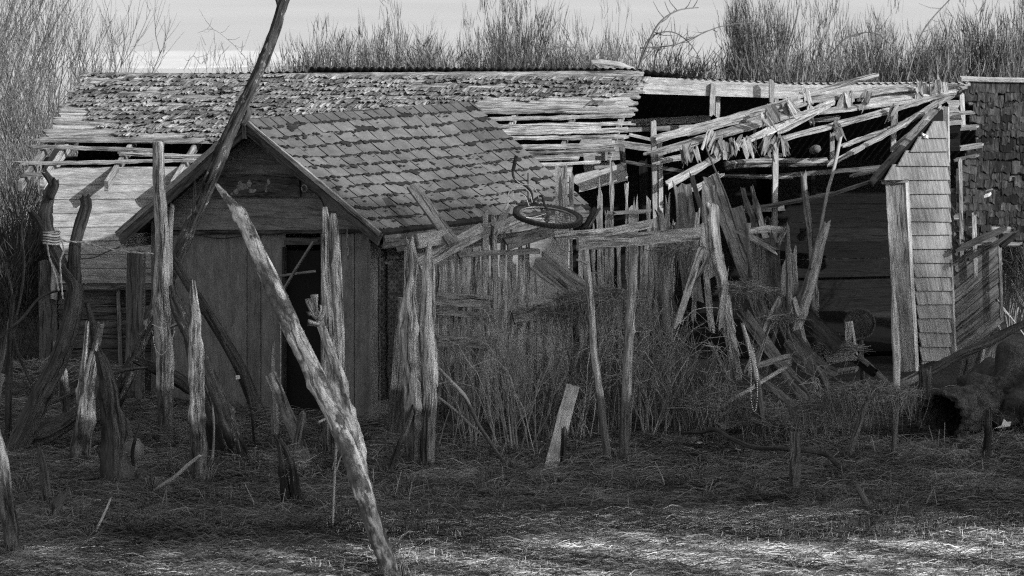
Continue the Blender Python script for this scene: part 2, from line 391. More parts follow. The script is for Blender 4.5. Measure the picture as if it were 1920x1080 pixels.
# pale dry reed flat behind the left end
def reed_field():
    n=9000; x=np.random.uniform(-9.5,-3.8,n); y=np.random.uniform(46,57,n); h=np.random.uniform(.15,.4,n)
    P0=np.stack([x,y,np.zeros(n)],1); ln=np.random.normal(size=(n,2))*.12
    P1=P0+np.stack([ln[:,0],ln[:,1],h*.6],1); P2=P0+np.stack([ln[:,0]*2.6,ln[:,1]*2,h],1)
    tag(strands('dry_reeds',P0,P1,P2,np.full(n,.02),np.random.uniform(0,1,n),M['straw']),'pale field of dry reeds behind the left end of the barn','reeds',kind='stuff')
reed_field()
# ------------------------------------------------------------------ the long ruined barn
bo=at(600,700,36); 
barn=empty('barn','long ruined barn with mossy shake roof, open collapsed middle and bare battens','barn',(0,37,0))
RL=at(165,140,37.5); EL=at(30,335,34.9); RR=at(1820,152,39.3)
uu=(RR-RL); LB=uu.length; uu.normalize(); dn=(EL-RL); LS=dn.length; dn.normalize(); dn=(dn-uu*dn.dot(uu)*0).normalized()
bn=uu.cross(dn).normalized(); 
if bn.z<0: bn=-bn
def rp(px,py,h=0): return hit(px,py,RL,bn)+bn*h
def st(p):
    q=p-RL; # solve q=s*uu+t*dn
    a=uu.dot(dn); s_=(q.dot(uu)-a*q.dot(dn))/(1-a*a); t_=(q.dot(dn)-a*q.dot(uu))/(1-a*a); return s_,t_
def bp(s_,t_,h=0): return RL+uu*s_+dn*t_+bn*h
uh=V((uu.x,uu.y,0)).normalized(); wn=V((uh.y,-uh.x,0))   # wall normal toward camera
# front wall plane
WP=V((EL.x,EL.y,0))-wn*.42+V((0,0,0))
def wp(px,py,h=0): return hit(px,py,WP,wn)+wn*h
# wall siding, left
mb=MB(); ylines=[313,347,374,400,426,452,477,504,532]
for a,b_ in zip(ylines,ylines[1:]):
    y=(a+b_)/2; Y=wp(300,y).y; board(mb,wp(100,y),wp(1072,y-5),(b_-a-1.2)*Y/F,.022,wn,rag=.006,cols=3,jit=.003,seg=.3,tone=U(.2,.9))
mb.build('wall',M['siding'],barn)
mb=MB(); board(mb,wp(104,538,.03),wp(1072,533,.03),.05,.06,wn,rag=.01); mb.build('sill_ledge',M['mid'],barn)
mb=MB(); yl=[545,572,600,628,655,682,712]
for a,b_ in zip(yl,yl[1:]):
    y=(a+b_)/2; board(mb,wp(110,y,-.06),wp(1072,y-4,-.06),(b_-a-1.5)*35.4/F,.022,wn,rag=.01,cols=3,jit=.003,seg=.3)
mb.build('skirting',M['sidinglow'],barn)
mb=MB(); board(mb,wp(226,700,-.0),wp(222,542,0),.045,.05,wn); mb.build('stud',M['mid'],barn)
mb=MB(); board(mb,wp(90,725,.05),wp(88,490,.05),.19,.04,wn,rag=.01); mb.build('corner_post',M['sidinglow'],barn)
mb=MB(); board(mb,wp(101,560,.09),wp(103,425,.09),.075,.05,wn,rag=.01); mb.build('corner_post',M['mid'],barn)
# left gable end wall so the barn is a closed volume on the left
mb=MB(); g0=wp(100,450); ge=-wn
pts=[V((g0.x,g0.y,-.1)),V((g0.x,g0.y,2.15)),V((RL.x,RL.y,RL.z-.12)),V((g0.x,g0.y,2.0))+ge*4.6,V((g0.x,g0.y,-.1))+ge*4.6]
prism(mb,pts,-uh,.03); mb.build('end_wall',M['sidinglow'],barn)
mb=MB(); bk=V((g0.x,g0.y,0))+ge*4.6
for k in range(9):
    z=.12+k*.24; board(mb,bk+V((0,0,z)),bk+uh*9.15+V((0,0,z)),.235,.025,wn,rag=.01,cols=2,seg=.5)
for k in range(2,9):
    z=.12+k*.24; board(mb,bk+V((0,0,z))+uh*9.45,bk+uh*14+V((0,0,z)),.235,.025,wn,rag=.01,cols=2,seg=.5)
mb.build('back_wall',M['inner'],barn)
mb=MB(); q0=bk-wn*.06; prism(mb,[q0+V((0,0,-.2)),q0+uh*9.12+V((0,0,-.2)),q0+uh*9.12+V((0,0,1.95)),q0+V((0,0,1.95))],wn,.02); prism(mb,[q0+uh*9.12+V((0,0,-.2)),q0+uh*14+V((0,0,-.2)),q0+uh*14+V((0,0,.55)),q0+uh*9.12+V((0,0,.55))],wn,.02); mb.build('back_blocker',M['inner'],barn)  # added sheet blocking bright ground seen through the back wall
mb=MB(); fl=V((g0.x,g0.y,.05)); prism(mb,[fl+uh*4.3-wn*.1,fl+uh*10.3-wn*.1,fl+uh*10.3-wn*4.5,fl+uh*4.3-wn*4.5],(0,0,1),.04); mb.build('floor',M['inner'],barn)  # near-black floor sheet added to darken the open bay
# far roof slope in corrugated tin
bdir=(-wn*math.cos(math.radians(23))+V((0,0,-math.sin(math.radians(23)))))
def tinsheet(s0,s1,L,lift,nm,ampx=.012):
    mb=MB();vs=[];fs=[];n=int((s1-s0)/.02);rows=5
    for j in range(rows+1):
        for i in range(n+1):
            s_=s0+(s1-s0)*i/n; z=ampx*math.sin(i*.02/.09*6.283)
            base=ridge_pt(s_)
            vs.append(base+bdir*(L*j/rows-.05)+V((0,0,lift+z)))
    for j in range(rows):
        for i in range(n): a=j*(n+1)+i; fs.append([a,a+1,a+n+2,a+n+1])
    mb.add(vs,fs,[[(0,0)]*4]*len(fs),.5); return mb.build(nm,M['tin'],barn,True)
ridge_px=[(165,138),(600,128),(900,129),(1180,130),(1290,142),(1500,152),(1640,152),(1820,150),(2100,152)]
RPN=V((-uh.y,uh.x,0))
def ridge_y(px):
    for (a,b_),(c,d) in zip(ridge_px,ridge_px[1:]):
        if px<=c: return b_+(d-b_)*(px-a)/(c-a)
    return ridge_px[-1][1]
def ridge_pt(s_):
    q=RL+uu*s_; px=960+F*q.x/((q.y)*cp+(CZ-q.z)*sp); y=ridge_y(px)
    p=at(px,y,q.y); return V((q.x,q.y,p.z))
tinsheet(2.6,7.1,5.1,-.008,'back_roof'); tinsheet(7.0,14.2,5.1,-.045,'back_roof')
tinsheet(-.05,2.65,5.1,-.05,'back_roof')
# rafters
for px in (45,84,206,330,448,560,680,800,920,1035,1130):
    Y=EL.y; s0,_=st(rp(px,325)); mb=MB()
    if px>=1000: a,b_=bp(s0,.05,-.09),bp(s0,LS*.72,-.09)
    elif px==84: a,b_=bp(s0,.05,-.09),bp(s0,LS*.99,-.09)
    else: a,b_=bp(s0,.05,-.09),bp(s0,LS*(1.0 if px<400 else 1.02),-.09)
    board(mb,a,b_,.12,.045,uh,rag=.004,cols=2,jit=.003); mb.build('rafter',M['batten'],barn)
# ridge beam (pale plank seen in the open middle)
mb=MB(); a=hit(1205,150,RL-V((0,0,0)),wn); board(mb,hit(1205,160,RL,wn),hit(1447,168,RL,wn),.2,.045,wn,rag=.004,cols=3,jit=.002); mb.build('ridge_beam',M['siding'],barn)
mb=MB(); board(mb,hit(1449,170,RL,wn),hit(1830,168,RL,wn),.19,.045,wn,rag=.01,cols=3,jit=.003); mb.build('ridge_beam',M['siding'],barn)
mb=MB(); board(mb,hit(160,141,RL,wn)+V((0,0,-.03)),hit(1206,131,RL,wn)+V((0,0,-.04)),.07,.04,wn,rag=.01,cols=2); mb.build('ridge_beam',M['batten'],barn)
# battens + shakes
mb=MB(); rows=[]
t_=.03
while t_<LS*.66:
    # left limit is the verge, right limit the broken edge
    p=bp(6.6,t_); xr={0:1214}.get(0)-t_/LS*95
    s1=st(hit(xr+U(-6,6),ridge_y(xr)+(t_/LS)*195,RL,bn))[0]; s0=U(-.06,.03)
    x=s0
    while x<s1 and not(t_>LS*.36 and x>3.2):
        if t_>LS*.36: s1=min(s1,3.4)
        
        e=min(s1,x+U(1.6,3.4)); board(mb,bp(x,t_,.012),bp(e,t_+U(-.008,.008),.012),U(.075,.1),.022,bn,rag=.02,cols=2,jit=.005,seg=.25,tone=U(.2,1)); x=e+.004
    rows.append(t_); t_+=.105 if t_<LS*.45 else .112
for (x0,y0,x1,y1,wd) in [(72,263,395,268,7),(57,277,300,284,8),(33,307,420,303,7),(223,290,450,297,8),(42,329,84,327,8),(880,252,1175,246,11),(890,262,1172,258,9),(905,281,1168,272,11),(930,290,1150,283,7),(960,302,1085,298,8),(905,240,1182,232,8),(900,203,1196,194,9),(860,214,1192,206,10),(900,226,1187,217,8),(870,190,1199,182,10),(860,179,1203,172,9),(930,246,1120,240,6),(985,312,1125,306,5),(1000,296,1120,290,5)]:
    board(mb,rp(x0,y0,.012),rp(x1,y1,.012),wd*36/F*1.15,.024,bn,rag=.03,cols=4,jit=.012,tone=U(.1,1),seg=.08)
mb.build('roof_batten',M['batten'],barn)
mb=MB(); mb2=MB(); mbt=MB()
def shake(m_,s_,t_,w_,l_,h0,h1,sk=0,tone=None):
    a=bp(s_,t_,h0);b_=bp(s_+w_,t_+U(-.01,.01),h0+U(-.004,.004)); k=5
    lo=[bp(s_+w_*i/k+sk,t_+l_+U(-.03,.018)-(.05*R() if R()<.2 else 0),h1+U(-.008,.012)) for i in range(k+1)]
    pts=[a]+lo+[b_]; n=bn
    mid=[a.lerp(b_,i/k) for i in range(k+1)]; th=V((0,0,-.009)); vs=mid+lo+[p+th for p in lo]+[p+th for p in mid]
    K=k+1; fs=[[i,K+i,K+i+1,i+1] for i in range(k)]+[[K+i,2*K+i,2*K+i+1,K+i+1] for i in range(k)]+[[0,3*K,2*K,K],[k,K+k,2*K+k,3*K+k]]
    uo,vo=R()*50,R()*50
    uv=[]
    for i in range(k): uv.append([(uo,vo+w_*i/k),(uo+l_,vo+w_*i/k),(uo+l_,vo+w_*(i+1)/k),(uo,vo+w_*(i+1)/k)])
    for i in range(k): uv.append([(uo+l_,vo+w_*i/k),(uo+l_+.01,vo+w_*i/k),(uo+l_+.01,vo+w_*(i+1)/k),(uo+l_,vo+w_*(i+1)/k)])
    uv+= [[(uo,vo),(uo,vo+.01),(uo+l_,vo+.01),(uo+l_,vo)]]*2
    m_.add(vs,fs,uv,tone)
def cover(px):   # lowest pixel row that still has shakes
    T=[(80,150),(120,190),(150,215),(190,250),(230,262),(300,248),(360,262),(420,282),(470,262),(600,240),(880,205),(905,186),(1000,190),(1080,196),(1140,192),(1190,165),(1215,150)]
    if px<80:return 0
    for (a,b_),(c,d) in zip(T,T[1:]):
        if px<=c: return b_+(d-b_)*(px-a)/(c-a)
    return 0
def pix(p): q=p-CAM; dpt=q.y*cp-q.z*sp; return 960+F*q.x/dpt, 540-F*(q.y*sp+q.z*cp)/dpt
t_=0.0
while t_<LS*.82:
    s_=-.05+U(0,.1)
    while s_<7.0:
        w_=U(.07,.17); x,y=pix(bp(s_,t_+.1)); 
        hole=nz(s_*1.1,t_*5,3)>.4 or nz(s_*3,t_*9,9)>.5
        if x>880: hole=nz(s_*1.2,t_*6,5)>.4
        if y<cover(x)+9*nz(s_*3,t_,1) and not hole and R()<.96:
            sk=-.05+U(-.03,.03)
            shake(mb,s_,t_,w_*.97,U(.15,.2),.03,.05+U(0,.012)+(.03*R() if R()<.15 else 0),sk*.6,tone=(U(0,1)*.7+.25*(nz(s_*1.5,t_*3,7)+.5)))
        s_+=w_
    t_+=.118
mb.build('roof_shake',M['shake'],barn)
# open middle: hangers, beams, fallen battens (every one a part of the barn)
def bb(name,x0,y0,x1,y1,wd,Y0,Y1=None,mat='batten',t=.03,n=None,**k):
    Y1=Y0 if Y1 is None else Y1
    k.setdefault('rag',.02);k.setdefault('cols',3)
    o=make_board(name,None,None,(x0,y0,x1,y1,wd),mat,Y0,Y1,t,parent=barn,n=n or bn,**k); return o
for a in [(1337,156,1335,217,10,38.7),(1346,179,1345,220,8,38.9),(1447,151,1447,192,9,38.7),(1455,175,1456,200,7,38.9),(1413,184,1416,284,6,40),(1676,214,1675,286,9,38.3),(1560,250,1560,300,8,39)]:
    bb('hanger',*a,mat='siding',n=wn,t=.04)
for a in [(1225,225,1229,470,9,37.0),(1237,268,1240,470,8,37.3),(1454,268,1452,480,10,37.4),(1523,300,1524,370,9,40.6),(1600,345,1604,600,7,42),(1205,300,1208,470,16,40)]:
    bb('stud',*a,mat='siding' if a[0] in(1225,1237,1454) else 'inner',n=wn,t=.05)
for a,m_ in [((1178,230,1335,222,13,39.4),'siding'),((1178,243,1300,238,9,39.3),'mid'),((1180,252,1222,262,6,38.5),'siding'),((1150,268,1224,278,13,38.2),'mid'),((1165,302,1292,323,6,39),'mid'),((1459,330,1654,314,8,38.5),'mid'),((1388,393,1470,388,13,38.2),'mid'),((1496,440,1668,440,24,41),'innerpale'),((1240,322,1340,330,7,39.5),'inner')]:
    bb('tie_beam',*a,mat=m_,n=wn,t=.06)
bb('fallen_batten',1380,398,1560,364,13,37.6,36.9,sag=.0,mat='batten',tone=.2); bb('fallen_batten',1556,366,1645,336,12,36.9,36.5,mat='batten',tone=.2)
for a in [(1228,262,1500,186,17,36.8,37.8),(1285,250,1520,190,15,37.0,38),(1218,291,1502,207,19,36.6,37.7),(1228,304,1295,292,12,36.7,36.9),(1250,348,1405,262,14,36.5,37.2),(1400,265,1562,190,13,37.2,38.2),
          (1475,187,1642,141,9,37.8,38.6),(1500,190,1705,163,17,38.1,38.9),(1520,212,1722,186,15,38.0,38.8),(1459,264,1672,206,13,37.6,38.3),(1672,207,1800,168,8,38.3,39.1),(1460,246,1549,196,15,37.6,38.1),(1517,227,1570,222,9,38.3,38.3),
          (1577,275,1700,229,7,37.6,38.3),(1700,229,1797,172,8,38.3,39.1),(1552,309,1697,232,8,37.3,38.0),(1690,236,1770,185,9,38.0,38.9),(1620,190,1790,172,14,38.6,39.0),(1640,168,1800,160,12,38.9,39.2),(1560,178,1660,172,10,38.4,38.8),
          (1300,358,1352,326,11,37,37.4),(1672,280,1742,222,6,37.4,38),(1350,330,1480,331,7,38.0,38.4),(1430,296,1470,291,8,38.8,38.8),(1655,318,1600,330,6,37.2,37.2),(1560,205,1640,197,10,38.5,38.7)]:
    a=a[:4]+(a[4]*1.22,)+a[5:]; bb('fallen_batten',*a,mat='batten',rag=.045,jit=.01,tone=U(.3,1),twist=U(-.3,.3),seg=.1,t=.028)
for a in [(1751,207,1633,345,15,38.3,36.0),(1766,200,1650,330,8,38.6,36.3)]:
    bb('verge_board',*a,mat='mid',rag=.04,jit=.008,n=bn)
make_log('tie_log',None,None,[(1360,311,19),(1440,306,19),(1550,302,18)],'batten',37.7,.2,parent=barn,under=0,ridge=.25,rag=.04)
make_log('tie_log',None,None,[(1524,281,19),(1532,279,18)],'batten',38.0,-.9,parent=barn,under=0,ridge=.1,rag=.0,sides=6,knots=0)
make_log('brace_pole',None,None,[(1534,458,6),(1540,425,7),(1552,360,8),(1563,318,8),(1576,258,7)],'siding',36.2,.9,parent=barn,under=0,sides=8)
make_log('stud',None,None,[(1530,600,17),(1522,500,17),(1515,420,16),(1507,328,15)],'post',36.3,.4,parent=barn,under=.3,sides=8)
# splintered shakes still hanging on the fallen battens
for (x,y,Y,k) in [(1290,288,36.6,5),(1305,292,36.6,4),(1345,275,36.9,6),(1372,278,37,7),(1395,272,37.1,5),(1437,213,37.2,4),(1448,268,37.2,6),(1460,275,37.3,5),(1512,182,38,3),(1518,215,38,3),(1575,240,37.9,4),(1598,186,38.3,3),(1620,188,38.3,3),(1680,212,38.2,6),(1716,172,38.8,4),(1740,172,38.9,5),(1756,163,39,5),(1340,258,36.9,3),(1425,225,37.1,3),(1480,205,37.6,3)]:
    mb=MB()
    for i in range(max(2,k-2)):
        p=at(x+U(-11,11),y-12+U(-3,3),Y-.03-.02*i); d=V((U(-.6,.6),U(-.35,.1),-1)).normalized()
        board(mb,p,p+d*U(.1,.22),U(.06,.13),.008,V((U(-.6,.6),-1,U(0,.7))),rag=.045,jit=.006,cols=5,seg=.05,tone=U(.2,.9),twist=U(-.6,.6))
    mb.build('hanging_shakes',M['shake'],barn)
# pale inner boards right of the shed roof
for a in [(1090,268,1165,262,24,38.6),(1092,293,1165,287,24,38.6),(1094,318,1150,313,22,38.7)]:
    bb('inner_board',*a,mat='siding',n=wn,t=.02,rag=.03)
bb('inner_board',1078,345,1172,322,33,37.2,37.3,mat='siding',n=wn,t=.03,rag=.03)
bb('inner_board',1165,262,1172,340,10,38.4,mat='mid',n=wn,t=.04)
# right hand end wall A, painted shingle courses stepping up to the verge
C0=at(1781,560,37.0); D0=at(1701,560,35.75); ad=V((C0.x-D0.x,C0.y-D0.y,0)).normalized(); AN=V((ad.y,-ad.x,0))
def ap(px,py,h=0): return hit(px,py,C0,AN)+AN*h
cy=[203,229,258,284,310,337,363,389,414,440,466,492,518,544,570,596,622,649,676,712]
mb=MB()
def lx(y):
    if y<340: return 1768-(y-203)*(1768-1640)/137+6
    return 1692+(y-340)*(1722-1692)/350
def rx(y): return 1770+(y-203)*17/490
for a,b_ in zip(cy,cy[1:]):
    h=.0; x=lx(b_)+1; xe=rx(a); 
    while x<xe-2:
        e=min(xe,x+U(70,220)); 
        if xe-e<10:e=xe
        top=max(x,lx(a)) if a<340 else x
        if top<e:
            tl=min(top,e-1)
            P=[ap(x+.3,b_+.5,.055),ap(e-.3,b_+.5+U(-1.2,1.2),.055),ap(e-.3,a-2,.012),ap(tl,a-2,.012)]
            if not(1755<x<1775 and 618<a<630): prism(mb,P,AN,.014,U(.3,.75),udir=V((0,0,1)))
        x=e
mb.build('shingle_siding',M['paintsiding'],barn)
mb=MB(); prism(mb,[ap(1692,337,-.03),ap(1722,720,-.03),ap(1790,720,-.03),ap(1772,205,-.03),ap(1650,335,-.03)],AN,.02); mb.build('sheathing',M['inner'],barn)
for a,m_ in [((1774,200,1777,420,8,37.0),'siding'),((1778,420,1790,712,9,36.95),'mid')]:
    bb('corner_board',*a,mat=m_,n=AN,t=.06,rag=.01)
bb('jamb',1677,342,1702,710,30,35.55,mat='mid',n=V((-.1,-1,0)),t=.05,rag=.01,cols=3,taper=1.15)
bb('jamb',1697,340,1718,712,13,35.6,35.55,mat='siding',n=V((.8,-.6,0)),t=.05,rag=.01,cols=2)
bb('jamb',1664,344,1676,560,8,35.5,mat='mid',t=.05,rag=.02,n=V((0,-1,0)))
bb('door_head',1650,342,1700,338,8,35.5,mat='mid',t=.05,n=V((0,-1,0)),rag=.03)
for a in [(1726,286,1725,332,6),(1741,333,1740,352,6)]:
    bb('loose_strip',*a,ap(a[0],a[1]).y-.07,mat='mid',n=AN,t=.012)
bb('loose_strip',1729,253,1739,258,6,36.1,mat='white',n=AN)
# wall B, diagonal boards
BP=at(1788,560,37.0); BN=V((.06,-1,0)).normalized()
def bpx(px,py,h=0): return hit(px,py,BP,BN)+BN*h
mb=MB(); 
for k in range(-12,26):
    y0=720-k*27; x0=1788; x1=1874; y1=y0-(x1-x0)*.82
    def cl(y): return max(440,min(y,716))
    if max(y0,y1)<440 or min(y0,y1)>716: continue
    f0=0 if y0<716 else (y0-716)/(y0-y1); f1=1 if y1>440 else (y0-440)/(y0-y1)
    if f1-f0<.08: continue
    a=bpx(x0+(x1-x0)*f0,y0+(y1-y0)*f0); b_=bpx(x0+(x1-x0)*f1,y0+(y1-y0)*f1)
    board(mb,a,b_,26*.77*37/F,.02,BN,rag=.02,cols=3,jit=.005,tone=U(.2,1))
mb.build('diagonal_siding',M['sidinglow'],barn)
for a in [(1874,450,1878,600,6),(1826,400,1829,520,8),(1800,300,1803,480,7)]:
    bb('stud',a[0],a[1],a[2],a[3],a[4],36.9,mat='mid',n=BN,t=.04)
for k in range(4):
    bb('inner_board',1776,200+k*24,1800,199+k*24,23,38.2,mat='siding' if k<2 else 'inner',n=BN,t=.02)
for a in [(1803,177,1806,240,9,38.5,'siding'),(1790,300,1830,292,8,38,'mid'),(1802,212,1826,210,9,38.1,'siding'),(1800,240,1830,238,14,38,'mid'),(1800,278,1842,272,14,37.9,'mid'),(1795,205,1803,212,0,0,'')]:
    if a[4]: bb('roof_batten',*a[:6],mat=a[6],t=.025)
# hanging mossy roof slab
SA=at(1800,152,39.1); SB=at(1960,153,39.4); SCc=at(1800,462,36.85)
su=(SB-SA).normalized(); sv=(SCc-SA); SLn=sv.length; sv.normalize(); sn=su.cross(sv).normalized()
if sn.y>0: sn=-sn
def sp_(px,py,h=0): return hit(px,py,SA,sn)+sn*h
def slabx(px,py):
    L=[(150,1812),(180,1818),(205,1828),(250,1835),(285,1826),(300,1808),(350,1800),(400,1796),(450,1803),(480,1812)]
    x=1812
    for (a,b_),(c,d) in zip(L,L[1:]):
        if a<=py<=c: x=b_+(d-b_)*(py-a)/(c-a)
    bt=[(1795,480),(1815,452),(1840,455),(1855,432),(1875,440),(1893,418),(1905,455),(1925,475),(2000,500)]
    y=440
    for (a,b_),(c,d) in zip(bt,bt[1:]):
        if a<=px<=c: y=b_+(d-b_)*(px-a)/(c-a)
    hole=(px-1884)**2/300+(py-427)**2/50<1 or (190<py<202 and px>1890) or (215<py<228 and 1868<px<1875)
    return px>x and py<y and not hole
mb=MB(); py=158
mbt=MB()
while py<500:
    px=1790+U(0,8)
    while px<1960:
        w_=U(10,30)
        if slabx(px+w_*.5,py+10) and nz(px*.06,py*.09,3)<.38:
            tl=U(-.05,.05); a=sp_(px,py-4,.02);b_=sp_(px+w_*.95,py-4+U(-2,2),.02+U(0,.01)); k=4
            c=[sp_(px+w_*.95*(i/k)-2,py+22+U(-4,3),.035+U(0,.02)) for i in range(k,-1,-1)]
            prism(mb,[a,b_]+c,sn,.012,U(2,4.5) if (py<200 and R()<.7) or (px<1835 and R()<.3) else U(0,1),udir=-sv)
        px+=w_
    py+=U(12.5,15)
o=mb.build('mossy_shakes',M['mossshake'],barn)
py=165
while py<470:
    xa=max(1800,next((x for x in range(1790,1900,4) if slabx(x,py)),1800))-U(0,14)
    board(mbt,sp_(xa,py,-.02),sp_(1990,py,-.02),.09,.02,sn,rag=.03,cols=2,tone=.4); py+=24
mbt.build('roof_batten',M['mid'],barn)
bb('cap_board',1801,147,1990,152,8,39.0,39.3,mat='siding',t=.04,rag=.01)
for a in [(1795,468,1888,426,9,36.6,36.9),(1815,486,1905,436,6,36.5,36.8),(1905,440,1880,460,8,36.4,36.4)]:
    bb('hanging_rafter',*a,mat='dark',t=.05,rag=.05,jit=.01)
bb('loose_strip',1847,368,1858,364,5,37.2,mat='white')
# driftwood lump on the ridge
make_log('driftwood_chunk','pale driftwood chunk lying on the tin ridge at the middle of the barn','driftwood',[(1107,116,10),(1125,118,20),(1155,122,18),(1188,129,9)],'siding',38.7,.1,under=0,ridge=.35,rag=.03,flat=.7)
# ------------------------------------------------------------------ the small gabled shed
A_=math.radians(35); g=V((math.cos(A_),-math.sin(A_),0)); r_=V((math.sin(A_),math.cos(A_),0))
R0=at(465,224,32.0); E0=hit(718,437,R0,r_); L0=hit(224,437,R0,r_); R1=hit(882,192,R0,g); E1=hit(1108,390,E0,g); L1=L0+(R1-R0)
shed=empty('shed','small dark gabled shed with curling asphalt shingle roof','shed',((R0.x+E0.x)/2,R0.y+1,0))
def sh(u,v,h=0):   # u along the ridge 0..1, v ridge to eave 0..1
    a=R0.lerp(R1,u); b=E0.lerp(E1,u); n=(R1-R0).cross(E0-R0).normalized(); n=n if n.z>0 else -n
    sagp=-.03*math.sin(u*3.14)*math.sin(v*3.14)+.022*nz(u*5,v*4,2)
    return a.lerp(b,v)+n*h+V((0,0,sagp))
def shl(u,v,h=0):
    a=R0.lerp(R1,u); b=L0.lerp(L1,u); n=(L0-R0).cross(R1-R0).normalized(); n=n if n.z>0 else -n
    return a.lerp(b,v)+n*h
def sheet(mb,fn,h0,h1,nu=24,nv=18,v1=1.0,u0=0):
    vs=[fn(u0+(1-u0)*i/nu,v1*j/nv,h) for h in(h0,h1) for j in range(nv+1) for i in range(nu+1)]; m_=(nu+1)*(nv+1);fs=[]
    for k in(0,1):
        for j in range(nv):
            for i in range(nu):
                a=k*m_+j*(nu+1)+i; q=[a,a+1,a+nu+2,a+nu+1]; fs.append(q if k else q[::-1])
    def edge(ids):
        for a,b in zip(ids,ids[1:]): fs.append([a,b,m_+b,m_+a])
    edge(list(range(nu+1)));edge([nv*(nu+1)+i for i in range(nu+1)]);edge([j*(nu+1) for j in range(nv+1)]);edge([j*(nu+1)+nu for j in range(nv+1)])
    mb.add(vs,fs,None,.5)
mb=MB(); sheet(mb,sh,-.03,0.004); sheet(mb,shl,-.03,0.004); mb.build('roof',M['felt'],shed)
mb=MB(); mbf=MB(); NR=11; 
for k in range(NR+1):
    v0=.0+k/(NR+.15); wv=1/(NR+.15)
    if v0+wv*.8>1.03: continue
    u=-.01+ (0 if k%2 else -.035); i=0
    while u<.995:
        w_=.078 if k else .045; lift=.012+.004*R(); curl=U(0,.014) if R()<.3 else U(0,.004); miss=nz(u*7,k*.8,6)>.5
        gap=.0045; u0,u1=max(u,-.008),min(u+w_-gap,1.004+U(-.008,.006))
        if u1>u0+.004:
            q=6; ln=wv*(.87+.16*nz(u*9,k*3,3)+(-.3 if miss else 0)+(-.12 if R()<.06 else 0)); top=[sh(u0+(u1-u0)*j/q,max(v0-.01,0),lift-.006) for j in range(q+1)]
            bt=[sh(u0+(u1-u0)*j/q,min(v0+ln+U(-.012,.006)*1.0,1.01),lift+curl*(1 if j in(0,q) else .6)) for j in range(q+1)]
            md=[sh(u0+(u1-u0)*j/q,v0+ln*.55,lift*.8) for j in range(q+1)]
            th=V((0,0,-.006)); vs=top+md+bt+[p+th for p in bt]; K=q+1
            fs=[[a*K+j,(a+1)*K+j,(a+1)*K+j+1,a*K+j+1] for a in range(3) for j in range(q)]+[[0,0+K,2*K,3*K],[q,3*K+q,2*K+q,K+q]]
            mb.add(vs,fs,None,.1 if (k==0 and R()<.9) else min(1,max(0,(U(.48,.62) if nz(u*3,k*.5,8)<.5 else U(.25,.4))+.55*nz(u*4,k*.4,2))))
        u+=w_
    # ragged moss and felt creeping over the course line
    for j in range(130):
        u=U(0,1); rr=U(.003,.009)*(2 if R()<.06 else 1); v=v0+U(-.012,.006)+(U(0,.04) if R()<.12 else 0)
        if 0.02<v<1: mbf.add([sh(u+rr*math.cos(a)*U(.6,1.3),min(1,v+rr*1.1*math.sin(a)*U(.5,1.4)),.024) for a in [i*.9 for i in range(7)]],[[0,1,2,3,4,5,6]],None,R())
mb.build('shingles',M['asphalt'],shed); tag(mbf.build('moss_patches',M['felt'],shed),kind='stuff')
mb=MB()
for k in range(10):
    u=-.005
    while u<1:
        a,b_=u,min(u+.1,1); vs=[shl(a,k/10,.01),shl(a,k/10+.11,.022),shl(b_-.006,k/10+.11,.022),shl(b_-.006,k/10,.01)]; mb.add(vs+[p-V((0,0,.008)) for p in vs],[[0,1,2,3],[1,5,6,2],[0,4,5,1],[3,2,6,7],[7,6,5,4]],None,U(.3,.8)); u+=.1
mb.build('shingles',M['asphalt'],shed)
# bargeboards, front
fo=-r_*.02
for (a,b_,sg) in ((R0,E0,1),(R0,L0,-1)):
    d=(b_-a).normalized(); mb=MB(); dz=V((0,0,-.075)); board(mb,a+dz+fo,b_+dz+fo-d*.02,.125,.03,-r_,rag=.008,cols=3,jit=.002); mb.build('bargeboard',M['fascia'],shed)
    mb=MB(); board(mb,a+V((0,0,-.005))+fo*2.4,b_+V((0,0,-.005))+fo*2.4,.045,.03,-r_,rag=.01,cols=2,jit=.003); mb.build('bargeboard',M['mid'],shed)
mb=MB(); board(mb,R0+V((0,0,-.02))-r_*.05,R0+V((0,0,-.19))-r_*.05,.045,.02,-r_,rag=.005,cols=2); mb.build('apex_block',M['fascia'],shed)
# eave fascia on the two long sides
for (a,b_,nn) in ((E0,E1,g),(L0,L1,-g)):
    mb=MB(); z=V((0,0,-.09)); board(mb,a+z-nn*.03+r_*.04,b_+z-nn*.03,.13,.025,nn,rag=.01,cols=2); mb.build('fascia',M['mid'],shed)
W=R0+r_*.27     # wall plane
def ws(px,py,h=0): return hit(px,py,W,r_)-r_*h
TOPZ=lambda px: 0
mb=MB()
def gy(px): # underside of roof line in the picture
    return 245+(px-463)*.852 if px>463 else 245+(463-px)*.872
def strip(mb,x0,x1,y0,y1,h=0,t=.02,tone=None):
    # part of wall between pixel rows, clipped under the gable
    P=[]
    for (x,y) in ((x0,y1),(x1,y1),(x1,y0),(x0,y0)): P.append((x,y))
    # clip columns
    pts=[]
    N=10
    low=[ws(x0+(x1-x0)*i/N,max(y1,0),h) for i in range(N+1)]
    hi=[ws(x0+(x1-x0)*i/N,min(max(y0,gy(x0+(x1-x0)*i/N)-6),y1-.5),h) for i in range(N+1)]
    prism(mb,low+hi[::-1],-r_,t,tone,udir=g)
for (y0,y1) in ((236,326),(327,371),(372,431)):
    xl=max(285,463-(y1-240)/.872); xr=min(690,463+(y1-240)/.852); strip(mb,xl,xr,y0,y1)
mb.build('gable_wall',M['shedwall'],shed)
mb=MB(); board(mb,ws(300,436,.03),ws(690,433,.03),.035,.04,-r_,rag=.01,cols=2); mb.build('trim_rail',M['dark'],shed)
